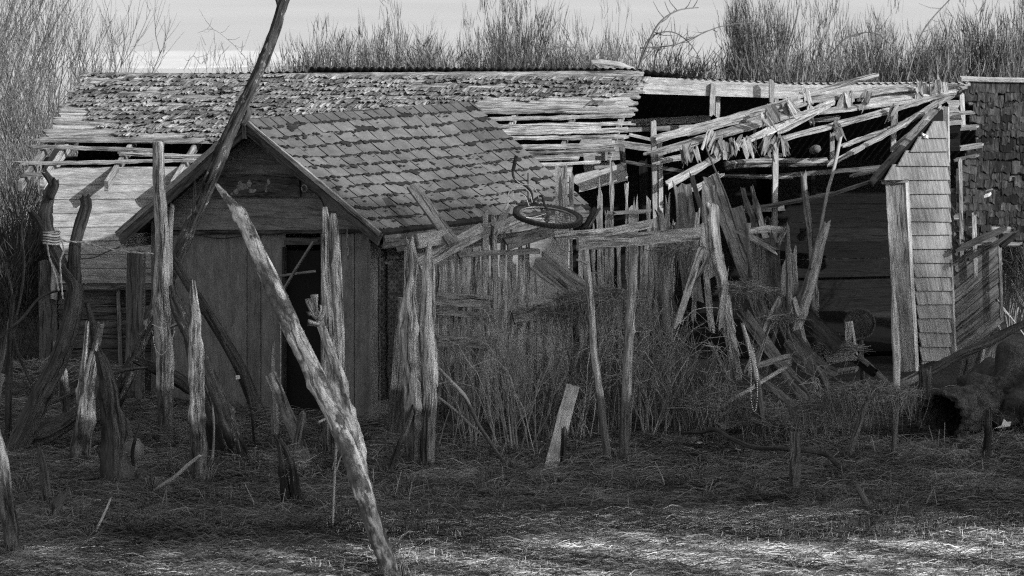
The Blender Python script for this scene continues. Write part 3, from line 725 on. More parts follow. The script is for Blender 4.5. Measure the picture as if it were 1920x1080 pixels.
mb=MB(); board(mb,ws(402,348,.03),ws(566,348,.03),40*32.2/F,.022,-r_,rag=.003,cols=3,jit=.001); bd_=mb.build('nailed_board',M['fascia'],shed)
# flaking paint scraps on the nailed board
mb=MB()
for (x,y,rx_,ry_) in [(448,358,8,6),(460,350,14,8),(472,344,6,9),(478,358,10,6),(505,350,3,9),(509,341,4,7),(455,342,5,4),(505,358,3,3),(440,363,4,3)]:
    mb.add([ws(x+rx_*math.cos(a)*U(.5,1.1),y+ry_*math.sin(a)*U(.5,1.1),.046) for a in [i*.7 for i in range(9)]],[[0,1,2,3,4,5,6,7,8]],None,U(.1,.9))
M['flake']=plain('paint_flakes',.2,.8,40,.9,tv=.3); tag(mb.build('paint_flakes',M['flake'],bd_),kind='stuff')
mb=MB()
pts=[]; c=ws(577,353,.05)
tube(mb,[c+g*(.035*math.cos(a*.4))+V((0,0,.035*math.sin(a*.4))) for a in range(16)],.008,6,close=True); mb.build('iron_ring',M['metal'],shed)
def wcable(name,pts,h=.04,rad=.006,mat='cable',Yf=None):
    mb=MB(); tube(mb,curve([ws(x,y,h) for x,y in pts]),rad,5); return mb.build(name,M[mat],shed)
wcable('cable',[(584,354),(600,365),(610,380),(614,395)]); wcable('cable',[(375,438),(420,446),(470,441),(540,436)],.08)
# lower wall: plywood, boards, door hole
mb=MB()
for (x0,x1,y0,y1,t_) in ((318,462,438,806,.6),(464,488,438,806,.3),(490,534,438,806,.75)):
    prism(mb,[ws(x0,y1),ws(x1,y1),ws(x1,y0),ws(x0,y0)],-r_,.02,t_,udir=V((0,0,1)))
mb.build('plywood_wall',M['shedply'],shed)
for (x0,x1,y0,y1,t_) in ((284,317,400,806,.4),(602,640,438,806,.8),(641,664,438,800,.9),(666,692,420,806,.7)):
    mb=MB(); prism(mb,[ws(x0,y1,.005),ws(x1,y1,.005),ws(x1,y0,.005),ws(x0,y0,.005)],-r_,.03,t_,udir=V((0,0,1))); mb.build('wall_board',M['shedply'],shed)
mb=MB(); board(mb,ws(266,470,.12),ws(262,800,.12),.17,.04,-r_,rag=.01,cols=3); mb.build('side_board',M['sidinglow'],shed)
mb=MB(); board(mb,ws(284,470,.16),ws(281,800,.16),.09,.04,-r_,rag=.01,cols=3); mb.build('side_board',M['mid'],shed)
# hinge on side boards
mb=MB(); board(mb,ws(268,735,.17),ws(288,735,.17),.06,.01,-r_); mb.build('hinge',M['rust'],shed)
# door: opening's darkness put in as black sheets, insect screen, frame
mb=MB(); prism(mb,[ws(534,806,-.5),ws(640,806,-.5),ws(640,438,-.5),ws(534,438,-.5)],-r_,.02); mb.build('dark_backing_sheet',M['black'],shed)
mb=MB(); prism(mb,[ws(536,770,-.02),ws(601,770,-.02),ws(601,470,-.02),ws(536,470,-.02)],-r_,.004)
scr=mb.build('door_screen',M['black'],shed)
mb=MB(); board(mb,ws(537,452,.02),ws(601,452,.02),.07,.04,-r_,rag=.01); mb.build('door_lintel',M['fascia'],shed)
mb=MB(); board(mb,ws(536,465,.02),ws(535,770,.02),.03,.04,-r_); mb.build('door_frame',M['dark'],shed)
mb=MB(); board(mb,ws(535,772,.02),ws(640,772,.02),.06,.05,-r_); mb.build('door_sill',M['dark'],shed)
mb=MB(); 
for i in range(9):
    tube(mb,[ws(540+i*7,775,.06),ws(540+i*7,800,.06)],.003,4)
for i in range(4): tube(mb,[ws(538,777+i*7,.06),ws(600,777+i*7,.06)],.003,4)
mb.build('wire_crate_front',M['rust'],shed)
# metal grab rod and cross stick in the doorway
mb=MB(); tube(mb,[ws(546,556,.2),ws(575,500,.16),ws(600,451,.1)],.016,8); mb.build('door_rod',M['metal'],shed)
mb=MB(); tube(mb,[ws(538,516,.1),ws(570,511,.1),ws(603,507,.1)],.013,8); mb.build('door_stick',M['pale'],shed)
mb=MB()
for (cx,cy_,rr) in ((549,568,8),(552,583,6),(545,553,6)):
    for a in range(5):
        an=a*1.256; c=ws(cx+rr*.7*math.cos(an),cy_+rr*.7*math.sin(an),.2); blob(mb,c,.018,.008,.018,.1,seg=8,rings=5)
    blob(mb,ws(cx,cy_,.21),.014,.01,.014,.1,seg=8,rings=5)
c=ws(561,552,.2); tube(mb,[c+g*(.02*math.cos(a*.5))+V((0,0,.02*math.sin(a*.5))) for a in range(12)],.005,5,close=True)
mb.build('flower_ornament',M['metal'],shed)
def ropeh(name,pts,rad,mat='rope',parent=None,label=None,cat='rope',group=None,Y=None,P3=None,tw=18):
    """two twisted strands along a 3D path"""
    P=curve(P3 if P3 else [at(x,y,Y) for x,y in pts],10); mb=MB(); acc=0
    A=[[],[]]
    for i,p in enumerate(P):
        if i: acc+=(P[i]-P[i-1]).length
        e=(P[min(i+1,len(P)-1)]-P[max(i-1,0)]).normalized(); x=e.orthogonal().normalized(); x=V((e.z,0,-e.x)).normalized() if abs(e.y)<.95 else x; y=e.cross(x)
        for s_ in(0,1):
            an=acc/rad/2.2+s_*3.1416; A[s_].append(p+(x*math.cos(an)+y*math.sin(an))*rad*.55)
    for a in A: tube(mb,a,rad*.62,5)
    o=mb.build(name,M[mat],parent)
    if not parent: tag(o,label,cat,group)
    return o
ropeh('hanging_rope',[(661,425),(660,450),(662,478)],.011,P3=[ws(661,425,.08),ws(660,450,.08),ws(662,478,.08)],parent=shed)
ropeh('hanging_rope',None,.006,P3=[ws(537,560,.1),ws(538,640,.1),ws(537,740,.1)],parent=shed)
# long side wall with patterned panel
C=ws(692,600)
def ss(px,py,h=0): return hit(px,py,C,g)+g*h
W1=(E1-E0).dot(r_)-.35
mb=MB(); prism(mb,[V((C.x,C.y,-.1)),V((C.x,C.y,0))+r_*W1+V((0,0,-.1)),V((C.x,C.y,0))+r_*W1+V((0,0,1.75)),V((C.x,C.y,1.78))],g,.03); mb.build('side_wall',M['shedply'],shed)
lw=V((L0.x,L0.y,0))+r_*.27+g*.28
mb=MB(); prism(mb,[lw+V((0,0,-.1)),lw+r_*W1+V((0,0,-.1)),lw+r_*W1+V((0,0,1.7)),lw+V((0,0,1.7))],-g,.03); mb.build('side_wall',M['shedply'],shed)
mb=MB(); bw=V((C.x,C.y,0))+r_*W1; bl=lw+r_*W1
prism(mb,[bl+V((0,0,-.1)),bw+V((0,0,-.1)),bw+V((0,0,1.75)),(bw+bl)/2+V((0,0,R1.z-.15)),bl+V((0,0,1.7))],r_,.03); mb.build('back_wall',M['shedply'],shed)
mb=MB(); board(mb,ss(698,800,.03),ss(697,455,.03),.16,.03,g,rag=.005); mb.build('corner_board',M['shedply'],shed)
# damask fabric stretched over a frame
m,t,b=newmat('damask_fabric'); uv=t.nodes.new('ShaderNodeTexCoord').outputs['UV']; sx=t.nodes.new('ShaderNodeSeparateXYZ'); t.links.new(uv,sx.inputs[0])
u_,v_=sx.outputs[0],sx.outputs[1]
def sn_(x,k): return mth(t,'SINE',mth(t,'MULTIPLY',x,k))
K1=6.283/.16
lat=mth(t,'ADD',mth(t,'MULTIPLY',sn_(u_,K1*.72),sn_(v_,K1)),mth(t,'MULTIPLY',mth(t,'MULTIPLY',sn_(u_,K1*1.44*1.5),sn_(v_,K1*3)),.6))
msk=mapr(t,mth(t,'ABSOLUTE',lat),.22,.34,0,1); bd2=mapr(t,mth(t,'ABSOLUTE',mth(t,'SUBTRACT',u_,.07)),.035,.045,1,0)
msk=mth(t,'MULTIPLY',msk,mapr(t,nse(t,uv,9,4,.7),.3,.6,.2,1))
t.links.new(mth(t,'ADD',mth(t,'MULTIPLY',msk,.055),.022),b.inputs['Base Color']); b.inputs['Roughness'].default_value=.85; M['damask']=m
def fabric(name,x0,x1,y0,y1,h):
    mb=MB(); nu,nv=10,16; vs=[];uv=[]
    for j in range(nv+1):
        for i in range(nu+1):
            vs.append(ss(x0+(x1-x0)*i/nu,y1+(y0-y1)*j/nv,h+.012*math.sin(i*1.3+nz(j*.4,1)*3)))
    wdt=(vs[nu]-vs[0]).length; hh=(vs[nv*(nu+1)]-vs[0]).length
    for j in range(nv):
        for i in range(nu):
            mb_=(j*(nu+1)+i); 
    fs=[[j*(nu+1)+i,j*(nu+1)+i+1,(j+1)*(nu+1)+i+1,(j+1)*(nu+1)+i] for j in range(nv) for i in range(nu)]
    uvs=[[(wdt*a/nu,hh*c/nv) for a,c in ((i,j),(i+1,j),(i+1,j+1),(i,j+1))] for j in range(nv) for i in range(nu)]
    mb.add(vs,fs,uvs,.5); return mb.build(name,M['damask'],shed,True)
fabric('patterned_cloth',719,766,490,745,.05); fabric('patterned_cloth',702,714,480,750,.045); fabric('patterned_cloth',716,768,455,486,.055)
# ------------------------------------------------------------------ rickety picket fence
def fY(x): return 30.7+(x-760)*(1.9/570)
fence=empty('picket_fence','rickety patched picket fence of split boards beside the shed','fence',(.2,31.6,0))
pk=[(763,467,12,.3),(822,494,8,.3),(833,497,10,.5),(848,470,8,.4),(863,462,9,.5),(875,500,6,.3),(893,475,16,.35),(910,405,13,.9),(926,402,14,.6),(944,412,13,.3),(957,470,11,.9),(977,462,13,.8),(989,462,10,.6),(1003,500,8,.3),(1020,470,12,.35),(1052,312,25,.75),(1072,330,8,.3),(1088,470,10,.4),(1101,480,8,.5),(1124,357,12,.55),(1139,396,11,.9),(1147,306,9,.5),(1160,440,9,.5),(1175,351,8,.45),(1184,388,11,.9),(1193,375,8,.6),(1205,440,10,.4),(1216,373,8,.5),(1236,392,7,.4),(1252,365,9,.9),(1262,420,9,.4),(1130,470,9,.4),(1112,430,9,.8)]
for (x,y,wd,tn) in pk:
    Y=fY(x)+U(.02,.1); mb=MB(); b=at(x+U(-6,6),y+60,Y); zb=gp(960,27000/Y-60).z; xb=at(x+U(-5,5),900,Y).x
    a=V((xb,Y,-.1)); e=at(x,y,Y); board(mb,a,e,wd*Y/F,.02,V((U(-.2,.2),-1,0)),rag=.03 if R()<.6 else .07,cols=4,jit=.009,tone=tn,taper=U(.75,1)); mb.build('picket',M['post' if tn<.6 else 'pale'],fence)
for (x0,y0,x1,y1,wd,t_,m_) in [(786,498,905,430,26,.5,'pale'),(948,458,1034,431,25,.2,'mid'),(925,432,985,408,22,.6,'pale'),(817,560,922,566,24,.3,'mid'),(817,585,922,592,10,.2,'mid'),(817,640,930,642,22,.2,'mid'),(860,478,1010,470,10,.2,'mid'),(1265,432,1310,428,20,.4,'mid'),(1150,400,1220,395,7,.3,'mid'),(960,596,1036,580,28,.3,'mid')]:
    mb=MB(); board(mb,at(x0,y0,fY(x0)-.05),at(x1,y1,fY(x1)-.05),wd*31.3/F,.03,FRONT,rag=.02,cols=3,jit=.007,tone=t_); mb.build('rail',M[m_],fence)
def B(name,label,cat,p,mat,Y0,Y1=None,**k): return make_board(name,label,cat,p,mat,Y0,Y1,**k)
B('eave_plank','pale square-ended board nailed under the near corner of the shingle roof','board',(783,452,840,443,27),'siding',30.7,30.9,n=V((.1,-1,0)),rag=.005)
B('eave_plank','short dark board behind the pale one under the near roof corner','board',(742,462,783,455,22),'mid',30.95,30.9,rag=.01)
B('leaning_plank','long plank resting on the shingle roof above the sloping fence rail','plank',(852,458,773,348,22),'mid',30.75,31.6,n=V((.2,-1,.5)),rag=.01,t=.04)
B('curved_board','pale bowed board lying along the fence top beside the bicycle wheel','board',(1040,441,1216,420,16),'pale',30.6,31.4,sag=.03,rag=.015,tone=.9)
B('gate_rail','grey notched beam carried by the two thin front poles','beam',(1083,458,1312,438,24),'mid',28.9,29.2,t=.08,rag=.015,tone=.9)
B('tilted_plank','wide dark plank hanging askew on the fence below the wheel','plank',(1006,487,1100,556,46),'mid',30.2,30.1,rag=.02,tone=.35)
B('torn_shingle','small pale torn shingle wedged upright on the fence left of the wheel','shingle',(930,432,952,392,14),'siding',31.0,rag=.06,tone=.8)
B('wedge_board','broad weathered board narrowing upwards in the fence behind the gate beam','board',(1212,620,1224,408,46),'pale',31.6,32,taper=.4,tone=.35,rag=.03)
B('rough_slab','broad furrowed dark slab standing behind the fence end','slab',(1300,560,1278,345,38),'mid',32.2,rag=.05,jit=.02,tone=.3,t=.07,taper=.85)
B('stub_board','short pale board end standing on top of the fence rail','board',(1063,470,1061,388,8),'siding',31.3,rag=.01)
make_log('split_post','thick pale split post at the right end of the fence','post',[(1368,620,30),(1352,520,32),(1340,450,33),(1335,385,32)],'pale',31.4,.2,rag=.04,flat=.5,ridge=.25,under=.5)
B('thin_board','slim pale board leaning against the thick split post','board',(1335,620,1314,418,12),'pale',31.2,tone=.8)
B('narrow_board','narrow grey board standing between the slab and the split post','board',(1330,520,1328,345,24),'mid',32.0,rag=.03,tone=.6)
make_log('thick_post','stout cracked grey post standing left of the pointed board','post',[(1255,800,30),(1248,560,26),(1240,420,18),(1236,400,14)],'mid',31.5,rag=.06)
B('leaning_board','split board leaning left across the bushes under the gate beam','board',(1268,612,1316,464,13),'pale',30.2,30.6,rag=.05,tone=.45)
B('leaning_board','second darker strip leaning beside the split board in the bushes','board',(1262,605,1330,480,8),'mid',30.3,30.8,rag=.04)
B('broken_board','short broken pale board hanging in the rubble below the split post','board',(1350,604,1362,528,14),'pale',30.6,rag=.07,taper=.7,tone=.5)
B('pointed_board','pale board stub poking up from the bushes behind the near pole','board',(1062,584,1082,545,10),'siding',30.0,rag=.02)
# ------------------------------------------------------------------ the collapsed heap of boards
for (lab,p,m_,Y0,Y1,kw) in [
 ('dark narrow board leaning out of the heap top towards the barn',(1322,420,1297,330,9),'dark',33.2,33.6,{}),
 ('wide smooth board leaning from the heap to the fallen battens',(1440,620,1332,332,28),'mid',32.4,34.2,dict(tone=.2)),
 ('dark wide sheet of wood behind the leaning smooth board',(1430,580,1378,390,30),'dark',33.0,34.4,{}),
 ('long cracked dark strip leaning on the heap',(1480,640,1392,352,11),'dark',32.2,33.8,dict(jit=.02)),
 ('second cracked strip right of the long dark strip',(1500,690,1410,350,8),'mid',32.1,33.8,dict(jit=.02,tone=.3)),
 ('heavy plank sliding down the front of the heap',(1522,762,1392,585,23),'mid',30.4,31.6,dict(tone=.25,t=.06)),
 ('dark broad plank crossing the barn opening low down',(1574,650,1466,558,34),'dark',32.0,33.0,dict(tone=1)),
 ('curved grey sheet half buried under the dark broad plank',(1560,708,1480,632,40),'mid',31.2,31.8,dict(sag=.06,tone=.1,t=.01)),
 ('thin lath lying down the heap towards the driftwood vine',(1425,735,1470,560,8),'dark',31.6,32.4,{}),
 ('slender lath beside the heavy plank',(1500,740,1420,600,8),'mid',30.9,32,{}),
 ('short splintered board end poking out over the heap',(1466,560,1477,480,15),'mid',32.6,None,dict(rag=.06)),
 ('plank lying flat at the heap foot',(1530,792,1420,705,13),'mid',30.1,30.6,dict(tone=.3)),
 ('split lath rising left out of the grass heap',(1382,740,1330,640,9),'mid',30.6,31,{}),
 ('dark lath half hidden by straw in the middle of the heap',(1460,700,1370,560,14),'dark',31,32,{}),
 ('square dark board at the floor of the barn opening',(1640,700,1560,640,16),'inner',32.5,33.4,{}),
 ('low broken board right of the straw basket',(1664,716,1610,668,10),'mid',32.4,32.8,dict(tone=.3)),
 ('grey lath propped against the right side of the heap',(1560,740,1500,620,9),'mid',31,32,dict(tone=.3)),
 ('stubby wide board end under the dark sheet',(1420,650,1405,600,22),'mid',31.8,None,dict(rag=.06,tone=.2))]:
    B('fallen_plank',lab,'plank',p,m_,Y0,Y1,group='boards of the collapsed heap',rag=kw.pop('rag',.03),**kw)
make_log('long_rod','long thin dark rod leaning over the heap of boards','rod',[(1500,690,5),(1430,540,6),(1385,440,6),(1357,360,5),(1325,278,4)],'darkpost',31.9,2.2,sides=6,under=0,ridge=.05,wob=.5)
make_log('fallen_log','straight grey log lying down through the bushes to the ground','log',[(1428,800,17),(1350,742,18),(1270,686,16)],'darkpost',30.5,1.2,under=.1)
make_log('leaning_log','rounded grey trunk leaning in the barn doorway','trunk',[(1485,640,24),(1508,560,27),(1530,490,25),(1550,420,18)],'pale',32.3,.6,under=.3,rag=.05,tone=0,branches=[([(1520,505,9),(1528,470,8),(1534,445,5)],0)])
# garden chair frame leaning in the heap
ch=empty('broken_chair','broken wooden chair frame with curved top rail standing in the heap','chair',tuple(at(1440,600,32.2)))
P_=dict(parent=ch,under=0)
make_log('leg',None,None,[(1482,600,14),(1478,500,13),(1474,425,12)],'mid',32.2,**P_); make_log('leg',None,None,[(1408,520,8),(1404,450,10),(1402,418,13)],'mid',32.2,rag=0,**P_)
make_board('top_rail',None,None,(1406,434,1470,432,13),'mid',32.2,sag=-.02,parent=ch,tone=1); make_board('arm',None,None,(1440,500,1472,430,8),'mid',32.15,parent=ch)
make_board('seat_panel',None,None,(1432,560,1428,445,50),'mid',32.4,parent=ch,tone=.05,t=.01,taper=.8)
B('torn_sheet','dark torn roofing sheet hanging below the chair frame','sheet',(1452,562,1447,448,27),'dark',32.05,rag=.06,jit=.012,t=.008)
# round disc on a stand inside the opening
st_=empty('round_table','dark round table top tipped up on one post inside the barn','table',tuple(gp(1613,720)))
mb=MB(); c=at(1611,607,34.6); 
tube(mb,[c+V((0,-.02,0)),c+V((0,.02,.01))],.165,28); mb.build('tabletop',M['dark'],st_); mb=MB(); tube(mb,[c+V((.165*math.cos(a*.196),-.025,.165*math.sin(a*.196))) for a in range(32)],.012,6,close=True); mb.build('rim',M['dark'],st_)
make_log('leg',None,None,[(1618,720,10),(1616,680,10),(1614,632,10)],'dark',34.6,parent=st_,under=0)
B('pale_lath','thin pale lath standing in front of the round table top','lath',(1606,670,1597,602,5),'siding',33.6,rag=.005); B('dark_stake','dark flat stake beside the pale lath','stake',(1592,668,1590,602,13),'mid',33.7,rag=.01)
# straw filled crate
bx=empty('wooden_crate','tilted open crate with straw and pale scraps in the barn opening','crate',tuple(at(1575,690,32.6)))
make_board('side_panel',None,None,(1545,668,1605,664,24),'mid',32.7,parent=bx,tone=.2); make_board('side_panel',None,None,(1530,660,1550,700,14),'mid',32.5,parent=bx); make_board('bottom_panel',None,None,(1548,700,1606,692,14),'mid',32.4,parent=bx,tone=.3,n=V((0,-.4,1)))
for (lab,p,m_,Y0,Y1,kw) in [
 ('pale splintered board crossing the top of the heap',(1455,470,1385,432,12),'pale',32.0,32.3,{}),
 ('grey board leaning right in the middle of the heap',(1400,700,1462,560,14),'mid',31.0,31.8,{}),
 ('short pale board lying across the heavy plank',(1405,690,1478,668,11),'pale',30.4,30.5,{}),
 ('long thin pale lath lying on the heap front',(1340,770,1470,690,7),'pale',30.0,30.6,{}),
 ('broken grey board standing in the heap beside the chair',(1492,600,1488,470,12),'mid',32.6,None,dict(rag=.07)),
 ('dark board lying under the bead stake',(1350,800,1470,765,15),'mid',29.9,30.3,{}),
 ('pale lath rising left of the thick split post',(1300,600,1308,395,9),'pale',31.5,31.9,{}),
 ('tapering pale splinter behind the forked bead stake',(1385,660,1350,560,12),'pale',30.6,31,dict(rag=.08,taper=.4)),
 ('wide grey board lying low behind the long slender post',(1600,760,1700,735,16),'mid',30.3,30.5,{}),
 ('grey lath leaning from the heap to the grey trunk',(1530,730,1490,560,8),'pale',31.4,32.2,{})]:
    B('fallen_plank',lab,'plank',p,m_,Y0,Y1,group='boards of the collapsed heap',rag=kw.pop('rag',.04),**kw)
# ------------------------------------------------------------------ bicycle wheel with handlebar stem
bw_=empty('bicycle_wheel','bicycle wheel with knobbly tyre and bent handlebar lying on the fence top','bicycle wheel',tuple(at(1027,404,30.7)))
c=at(1027,405,30.7); ex=V((.325,.0,-.03)); tl=V((.0,.29,.12)); tl=V((-.03,.27,.078))
def wh(a,k=1,h=0): return c+(ex*math.cos(a)+tl*math.sin(a))*k+ex.cross(tl).normalized()*h
mb=MB(); N=72; tube(mb,[wh(i*6.2832/N,.93) for i in range(N)],.025,8,close=True)
for i in range(64):
    a=i*6.2832/64; 
    for h in(-.016,.016,0):
        aa=a+(.04 if h==0 else 0); p=wh(aa,1.01,h); d=(wh(aa+.03,1.01,h)-p); o=(wh(aa,1.1,h)-p).normalized(); up=ex.cross(tl).normalized(); q=d.normalized()
        vs=[p+q*x*.009+up*y*.006+o*z*.012 for z in(-1,.6) for y in(-1,1) for x in(-1,1)]; mb.add(vs,[[0,1,3,2],[4,6,7,5],[0,4,5,1],[2,3,7,6],[0,2,6,4],[1,5,7,3]],None,.4)
mb.build('tyre',M['rubber'],bw_); mb=MB(); tube(mb,[wh(i*6.2832/N,.83) for i in range(N)],.01,6,close=True); mb.build('rim',M['metal'],bw_)
mb=MB(); tube(mb,[wh(0,0,-.05),wh(0,0,.05)],.025,10); mb.build('hub',M['metal'],bw_)
mb=MB()
for i in range(28): tube(mb,[wh(i*.2244+.2*(i%2),.06,.03*(1 if i%2 else -1)),wh(i*.2244,.82)],.0022,3)
mb.build('spokes',M['metal'],bw_)
mb=MB(); 
for s_ in(-.06,.06): tube(mb,curve([wh(0,0,s_),wh(1.7,.5,s_*1.0),wh(1.7,.95,s_*.9+.05),at(998,378,30.9)]),.013,8)
mb.build('fork',M['rust'],bw_)
mb=MB(); tube(mb,curve([at(998,378,30.9),at(996,360,30.9),at(985,348,30.9),at(965,335,30.9),at(961,320,30.9)]),.012,8); tube(mb,curve([at(998,372,30.9),at(985,382,30.85),at(968,382,30.8)]),.01,8); tube(mb,[at(990,375,30.9),at(990,324,30.9)],.006,6); mb.build('handlebar',M['rust'],bw_)
mb=MB(); tube(mb,[at(962,320,30.9),at(968,292,30.9)],.018,10); mb.build('grip',M['rubber'],bw_)
mb=MB()
for pts in ([(965,335),(978,345),(1000,350),(1011,372)],[(950,390),(955,360),(975,350),(992,360),(998,380)],[(948,392),(962,366),(982,366),(992,386)]): tube(mb,curve([at(x,y,30.85) for x,y in pts]),.0045,5)
M['wire']=plain('brake_cable',.5,.2,10,.5); mb.build('brake_cable',M['wire'],bw_)
B('bent_metal_sheet','crumpled shiny tin scrap lying behind the bicycle wheel','metal scrap',(1058,388,1092,396,20),'metal',31.2,n=V((.3,-.8,.6)),twist=.8,sag=.03,rag=.04,t=.004)
B('crossed_board','short dark board crossed over the fence right of the wheel','board',(1098,430,1118,392,14),'dark',31.4,rag=.02); B('crossed_board','small pointed lath crossing the dark board right of the wheel','board',(1104,428,1126,388,4),'pale',31.3,rag=.02)
# ------------------------------------------------------------------ posts and driftwood, left group
make_log('branching_driftwood','dark branching driftwood trunk with forked arms at the left edge','driftwood',[(35,835,48.7),(75,745,42.0),(110,680,38.6),(132,600,38.6),(140,540,35.3),(118,505,30.2),(92,450,31.9),(84,400,23.5),(92,370,21.0),(97,345,16.8),(84,325,13.4)],'dark',29.4,.3,knots=8,rag=.04,under=.1,
  branches=[[(140,560,34),(142,520,30),(142,460,27),(150,420,26),(160,385,24),(158,372,22)],[(88,440,18),(72,412,14),(60,400,11)],[(92,372,16),(104,350,15),(104,340,14)],[(45,820,50),(100,800,44),(150,775,34),(178,745,26),(182,700,20),(178,640,17),(172,600,15),(164,570,9)]])
make_log('split_stake','pale forked stake standing behind the dark driftwood arm','stake',[(150,885,42),(158,800,42),(165,730,30),(178,660,18),(188,608,14)],'postpale',28.6,knots=1,branches=[[(152,760,24),(156,700,16),(162,640,12),(164,605,10)]],rag=.03)
make_log('pale_stake','short bleached stake leaning left behind the driftwood','stake',[(128,790,24),(120,720,24),(110,670,18),(106,640,12)],'postpale',31,rag=.04)
make_log('dark_stump','dark cracked stump with spreading roots left of the shed','stump',[(222,915,52),(216,860,46),(212,790,42),(204,730,38),(195,690,30),(186,662,18)],'dark',27.6,.1,knots=4,ridge=.35,rag=.08,branches=[[(218,900,20),(232,918,10),(262,920,6)],[(214,905,18),(206,925,9),(190,950,5)],[(232,880,14),(238,915,8),(236,925,6)]])
make_log('foreground_post','pale topped gnarled post cut by the left edge of the picture','post',[(30,1062,28),(22,1000,38),(10,940,38),(2,870,36),(-8,812,20)],'postgrey',24.1,.1,knots=3,rag=.08,ridge=.28)
make_log('small_stake','small dark upright stake near the left foreground','stake',[(90,965,22),(84,910,20),(77,860,14),(72,838,8)],'dark',26.4,rag=.05)
make_log('driftwood_stub','stubby dark driftwood piece tilted in the left foreground grass','driftwood',[(98,1012,6),(96,985,24),(106,950,26),(122,925,12)],'dark',25.6,.2,under=.05,rag=.05)
make_log('thin_pole','thin dark pole standing near the left edge','pole',[(16,800,16),(17,720,15),(20,640,14),(24,560,10)],'dark',30.2,.2)
make_log('thin_pole','leaning thin dark pole at the very left edge behind the post','pole',[(-4,760,14),(6,680,12),(18,610,10),(24,575,8)],'mid',30.6,.2)
make_log('tall_post','tall square topped post standing before the left side of the shed','post',[(310,850,34),(308,760,34),(306,620,36),(303,480,30),(299,360,26),(296,266,24)],'postgrey',29.7,.05,knots=4,rag=.015,ridge=.2,step=.025)
make_log('split_prong','thin split prong rising beside the tall square topped post','post',[(316,640,14),(317,520,14),(318,430,14),(323,388,9)],'mid',29.95,rag=.03,under=1.1)
make_log('leaning_tree_trunk','long bare tree trunk leaning across the shed gable to the top of the picture','tree trunk',[(190,815,26.2),(225,735,27.1),(290,585,28.7),(330,487,29.5),(375,380,29.5),(440,228,26.2),(490,120,23.8),(518,45,22.1),(530,6,21.3),(546,-30,18.0)],'bark',31.2,-.6,knots=12,ridge=.2,step=.045,wob=.08,branches=[[(527,16,15),(521,0,10),(516,-12,8)],[(452,235,14),(462,216,17),(464,206,14)],[(366,400,14),(366,378,10),(366,345,5)]])
make_log('dark_beam','dark wet beam leaning down to the right below the long trunk','beam',[(500,806,32),(460,715,30),(410,620,26),(360,540,24),(325,488,20)],'dark',31.0,-.2,knots=3,ridge=.08,flat=.7)
B('number_tag','small square pale tag nailed on the dark wet beam','tag',(442,708,450,707,8),'white',30.88,rag=0,t=.004)
make_log('leaning_log','stout peeling log leaning left before the shed wall','log',[(462,882,34),(430,800,34),(396,716,34),(362,640,30),(335,580,28),(326,540,18)],'bark',28.7,.8,knots=4,rag=.05)
make_log('leaning_log','second darker log leaning behind the knotty post','log',[(415,878,34),(392,790,34),(370,700,30),(352,620,24),(340,575,20)],'darkpost',28.9,.8,knots=3,rag=.06)
make_log('knotty_post','knotty splintered post standing in front of the leaning logs','post',[(374,918,34),(373,840,34),(371,760,32),(368,680,32),(366,600,26),(364,560,18),(362,532,10)],'postgrey',27.7,.05,knots=9,ridge=.35,rag=.05,step=.02)
make_log('fallen_driftwood','dark driftwood log lying slantwise behind the posts','driftwood',[(425,800,26),(370,740,30),(330,712,30),(290,690,24),(258,676,14)],'dark',30.4,.1,under=.1,knots=5,ridge=.3,rag=.07)
make_log('low_stub','low rounded stub between the dark stump and the jar','stub',[(240,850,24),(238,810,22),(232,780,14)],'dark',29.2,rag=.05)
make_log('driftwood_stick','pale bent stick reaching up from the grass left of the knotty post','stick',[(282,924,5),(300,912,7),(330,892,8),(352,872,8),(375,854,6)],'pale',27.2,-.2,under=.05,sides=8,ridge=.05)
make_log('driftwood_stick','thin grey stick standing curved in the left foreground','stick',[(172,1045,5),(178,1000,6),(195,965,6),(208,935,4)],'mid',24.8,.6,under=.05,sides=8)
make_log('leaning_pale_log','big pale peeling log leaning left across the shed door','log',[(742,1110,29.2),(725,1050,37.8),(692,960,43.0),(655,850,46.4),(620,765,43.0),(570,660,39.6),(520,555,37.8),(478,460,34.4),(452,405,32.7),(436,385,20.6),(418,362,14.6),(406,346,7.7)],'postpale',23.1,3.2,knots=6,ridge=.14,step=.05,rag=.03,wob=.1,under=.3)
make_log('knobbly_branch','pale branch with a cluster of knobbly fingers standing against the big log','branch',[(728,1060,22.1),(700,975,30.6),(668,880,37.4),(650,800,37.4),(632,720,30.6),(614,650,23.8),(600,605,17.0),(592,580,11.0)],'postgrey',24.2,2.2,knots=6,ridge=.34,rag=0,step=.04,tone=.9,under=.3,
 branches=[([(598,610,10),(586,607,11),(577,606,14)],0),([(592,592,11),(580,572,11),(577,560,13)],0),([(592,585,11),(590,565,12),(589,552,15)],0),([(596,600,11),(604,586,11),(605,572,14)],0),([(596,598,10),(584,588,9),(578,590,12)],0)])
make_log('twin_topped_post','broad pale post with two rounded tops before the shed door','post',[(628,850,46),(625,760,44),(620,600,42),(612,480,26),(610,420,22),(607,388,14)],'postgrey',29.2,.1,knots=2,ridge=.16,rag=.0,step=.025,under=.3,tone=.8,flat=.6,branches=[[(636,700,26),(632,560,26),(628,470,22),(627,420,18),(626,400,11)]])
make_log('peg_stick','short pale stick tied across the big log','stick',[(597,792,5),(618,781,5),(640,770,5)],'siding',25.0,.2,under=0,sides=8,ridge=.03)
make_log('reed_stalk','thin pale reed stalk standing before the big log','reed',[(624,986,4),(627,920,5),(630,850,5),(632,802,3)],'siding',25.4,.1,under=0,sides=6,ridge=.02,branches=[[(630,885,3),(636,865,3),(642,850,2)]])
B('leaning_board','grey board leaning right with a sawn top in front of the shed door','board',(588,895,508,702,22),'post',28.5,29.4,rag=.01,tone=1)
